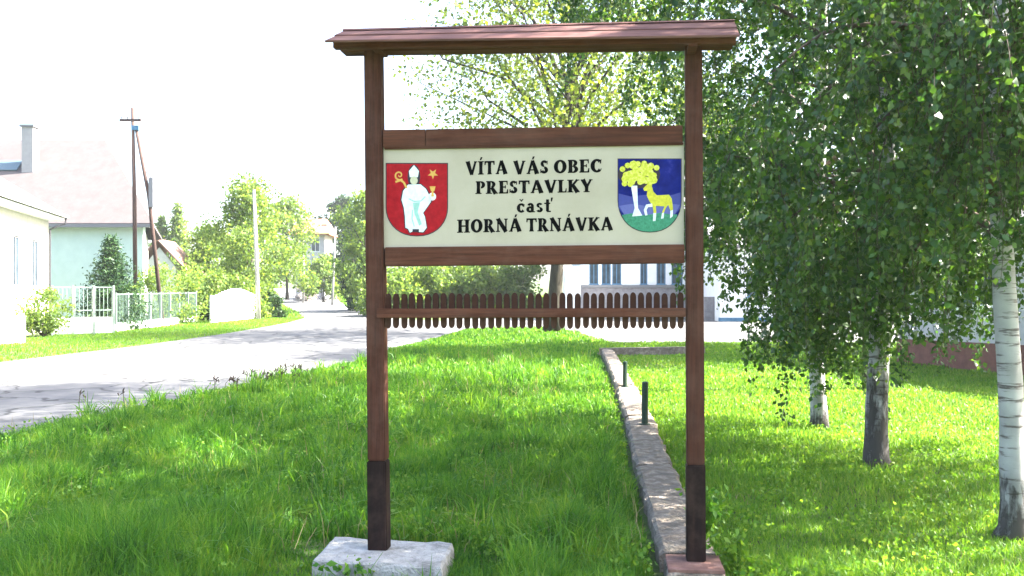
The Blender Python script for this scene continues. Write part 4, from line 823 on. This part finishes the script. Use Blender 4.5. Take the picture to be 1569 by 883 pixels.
def pole(label, px, pyb, pyt, Y, r, mat, lamp=None, top=None):
    base = Vector((X(px, Y), Y, gz(Y))); t = thing('street_pole', label, 'utility pole', base, group='poles along the far street'); m = MB(); e = at(top or px, pyt, Y) - base
    m.tube([(0, 0, -.1), e * .5, e], [r, r * .85, r * .65], 10); obj('pole', m, mat, t, smooth=True); m = MB(); m.tube([e, e + Vector((0, 0, .06))], r * .75, 8); obj('cap', m, 'greymetal', t)
    if lamp: m = MB(); m.tube([e - Vector((0, 0, .3)), e + Vector((lamp * .5, 0, .25)), e + Vector((lamp, 0, .2))], .05, 6); obj('lamp_arm', m, mat, t); m = MB(); m.box(*sorted((e.x + lamp * .9, e.x + lamp * 1.5)), -.12, .12, e.z + .1, e.z + .26); obj('lamp_head', m, 'greymetal', t, .03)
pole('tall pale concrete pole in front of the rounded tree', 396.5, 487, 292, 57, .14, 'poleconc', top=389)
pole('thin pale pole by the blossoming shrub', 465, 470, 340, 96, .13, 'poleconc')
pole('grey lamp pole before the orange-roofed house', 509, 460, 348, 88, .12, 'poleconc', -.9, top=514)

# ------------------------------------------------------------------ weeds
def weed(label, x, y, h, n, seed, leaf=.06, spread=.12, mat='grass'):
    r = random.Random(seed); t = thing('leafy_weed', label, 'plant', (x, y, gz(y)), group='weeds by the sign footings'); st = MB(); LP = []
    for i in range(n):
        e = Vector((r.gauss(0, spread), r.gauss(0, spread * .7), h * r.uniform(.6, 1.1))); st.tube([(0, 0, -.02), e * .5 + Vector((0, 0, .05 * h)), e], [.004, .003, .002], 4, False)
        for _ in range(9): u = r.uniform(.3, 1); LP.append(tuple(e * u + Vector((r.gauss(0, .03), r.gauss(0, .03), r.gauss(0, .02)))))
    obj('stems', st, mat, t); leaves(np.array(LP), leaf, mat, 'foliage', t, .0, seed, .6)
weed('small dark weed in front of the wide concrete block', -1.05, 6.20, .24, 5, 1)
weed('bushy weed right of the rusty base plate', 1.62, 6.55, .34, 18, 2, .06, .10, 'lawn')
weed('taller leafy weed behind the right post foot', 1.60, 7.5, .42, 22, 3, .06, .13, 'grass')
def stems(label, px, py, n, h, seed):
    r = random.Random(seed); b = gp(px, py); t = thing('tall_grass_tuft', label, 'plant', b, group='seeding grass tufts at the road edge'); m = MB(); hd = MB()
    for _ in range(n):
        x, y = r.gauss(0, .35), r.gauss(0, .2); k = h * r.uniform(.7, 1.15); tip = Vector((x + r.gauss(0, .08), y, k)); m.tube([(x, y, -.02), (x, y, k * .6), tip], .006, 3, False); hd.tube([tip - Vector((0, 0, .05)), tip, tip + Vector((.02, 0, .05))], [.006, .013, .003], 5, False)
        for _ in range(3): b_ = tip * r.uniform(.75, .98); hd.tube([b_, b_ + Vector((r.gauss(0, .05), 0, .04))], [.006, .012], 4, False)
    obj('stalks', m, 'twig', t)['kind'] = 'stuff'; obj('seed_heads', hd, 'twig', t)['kind'] = 'stuff'
def tufts():
    """coarse arching clumps through the long grass"""
    m = 1500; x, y = scatter(m, 6.4, 26); k = keep_lawn(x, y) & (x < wallX(y) - .25) & ~inquad(x, y, FOOT, 1.0); x, y = x[k], y[k]; m = len(x); c = RNG.integers(14, 34, m)
    sz = RNG.uniform(.55, 1.25, m); X_ = np.repeat(x, c); Y_ = np.repeat(y, c); Z_ = np.repeat(sz, c); n = len(X_)
    X_ = X_ + RNG.normal(0, .05, n); Y_ = Y_ + RNG.normal(0, .05, n)
    tag(blades(X_, Y_, RNG.uniform(.22, .46, n) * Z_, RNG.uniform(.008, .015, n) * np.clip(Y_ / 10, 1, 2.5), np.abs(RNG.normal(.75, .4, n)), 'grass', 'grass_tufts'), kind='stuff')
tufts()
M['straw'] = leafmat("dry_straw", [(.1, (.20, .16, .07)), (.6, (.33, .28, .14)), (1., (.45, .39, .22))], .35, (1.1, 1, .8), .6)
def straw():
    x, y = scatter(5200, 6.2, 28); k = keep_lawn(x, y) & ~inquad(x, y, FOOT, .3) & (vnoise(x, y, .9, 44) > .42); x, y = x[k], y[k]; n = len(x); left = x < wallX(y)
    tag(blades(x, y, RNG.uniform(.12, .38, n) * np.where(left, 1, .4), RNG.uniform(.004, .008, n) * np.clip(y / 9, 1, 3), np.abs(RNG.normal(.6, .4, n)), 'straw', 'dry_stalks'), kind='stuff')
straw()
def lawn_weeds():
    x, y = scatter(60000, 6.2, 18); k = keep_lawn(x, y); k &= (vnoise(x, y, .5, 31) > .5); x, y = x[k], y[k]; n = len(x); right = x > wallX(y)
    z = P(y) + RNG.uniform(.02, .13, n) * np.where(right, 1, 1.7)
    o = leaves(np.stack([x, y, z], 1), .034, 'lawn', 'lawn_weeds', None, -.05, 77, .8); tag(o, kind='stuff')
lawn_weeds()
stems('seeding grass tuft left of the post against the pale road', 400, 592, 12, .30, 5); stems('second seeding tuft higher up the road edge', 455, 580, 10, .28, 6); stems('sparse seeding tuft lower down the road edge', 350, 602, 7, .28, 7); stems('single tall stalk standing alone before the road', 156, 640, 2, .5, 8)

# ------------------------------------------------------------------ summer haze
mb = MB(); mb.box(-420, 420, -60, 420, -8, 34); hz = obj('haze', mb, 'black'); hz.data.materials.clear()
hm, hnt, hout = newmat('haze_air'); hv = N(hnt, "ShaderNodeVolumePrincipled"); hv.inputs['Density'].default_value = 0.0004; hv.inputs['Color'].default_value = (.93, .96, 1, 1); hv.inputs['Anisotropy'].default_value = .3
hnt.links.new(hv.outputs[0], hout.inputs['Volume']); hz.data.materials.append(hm); tag(hz, kind='stuff')
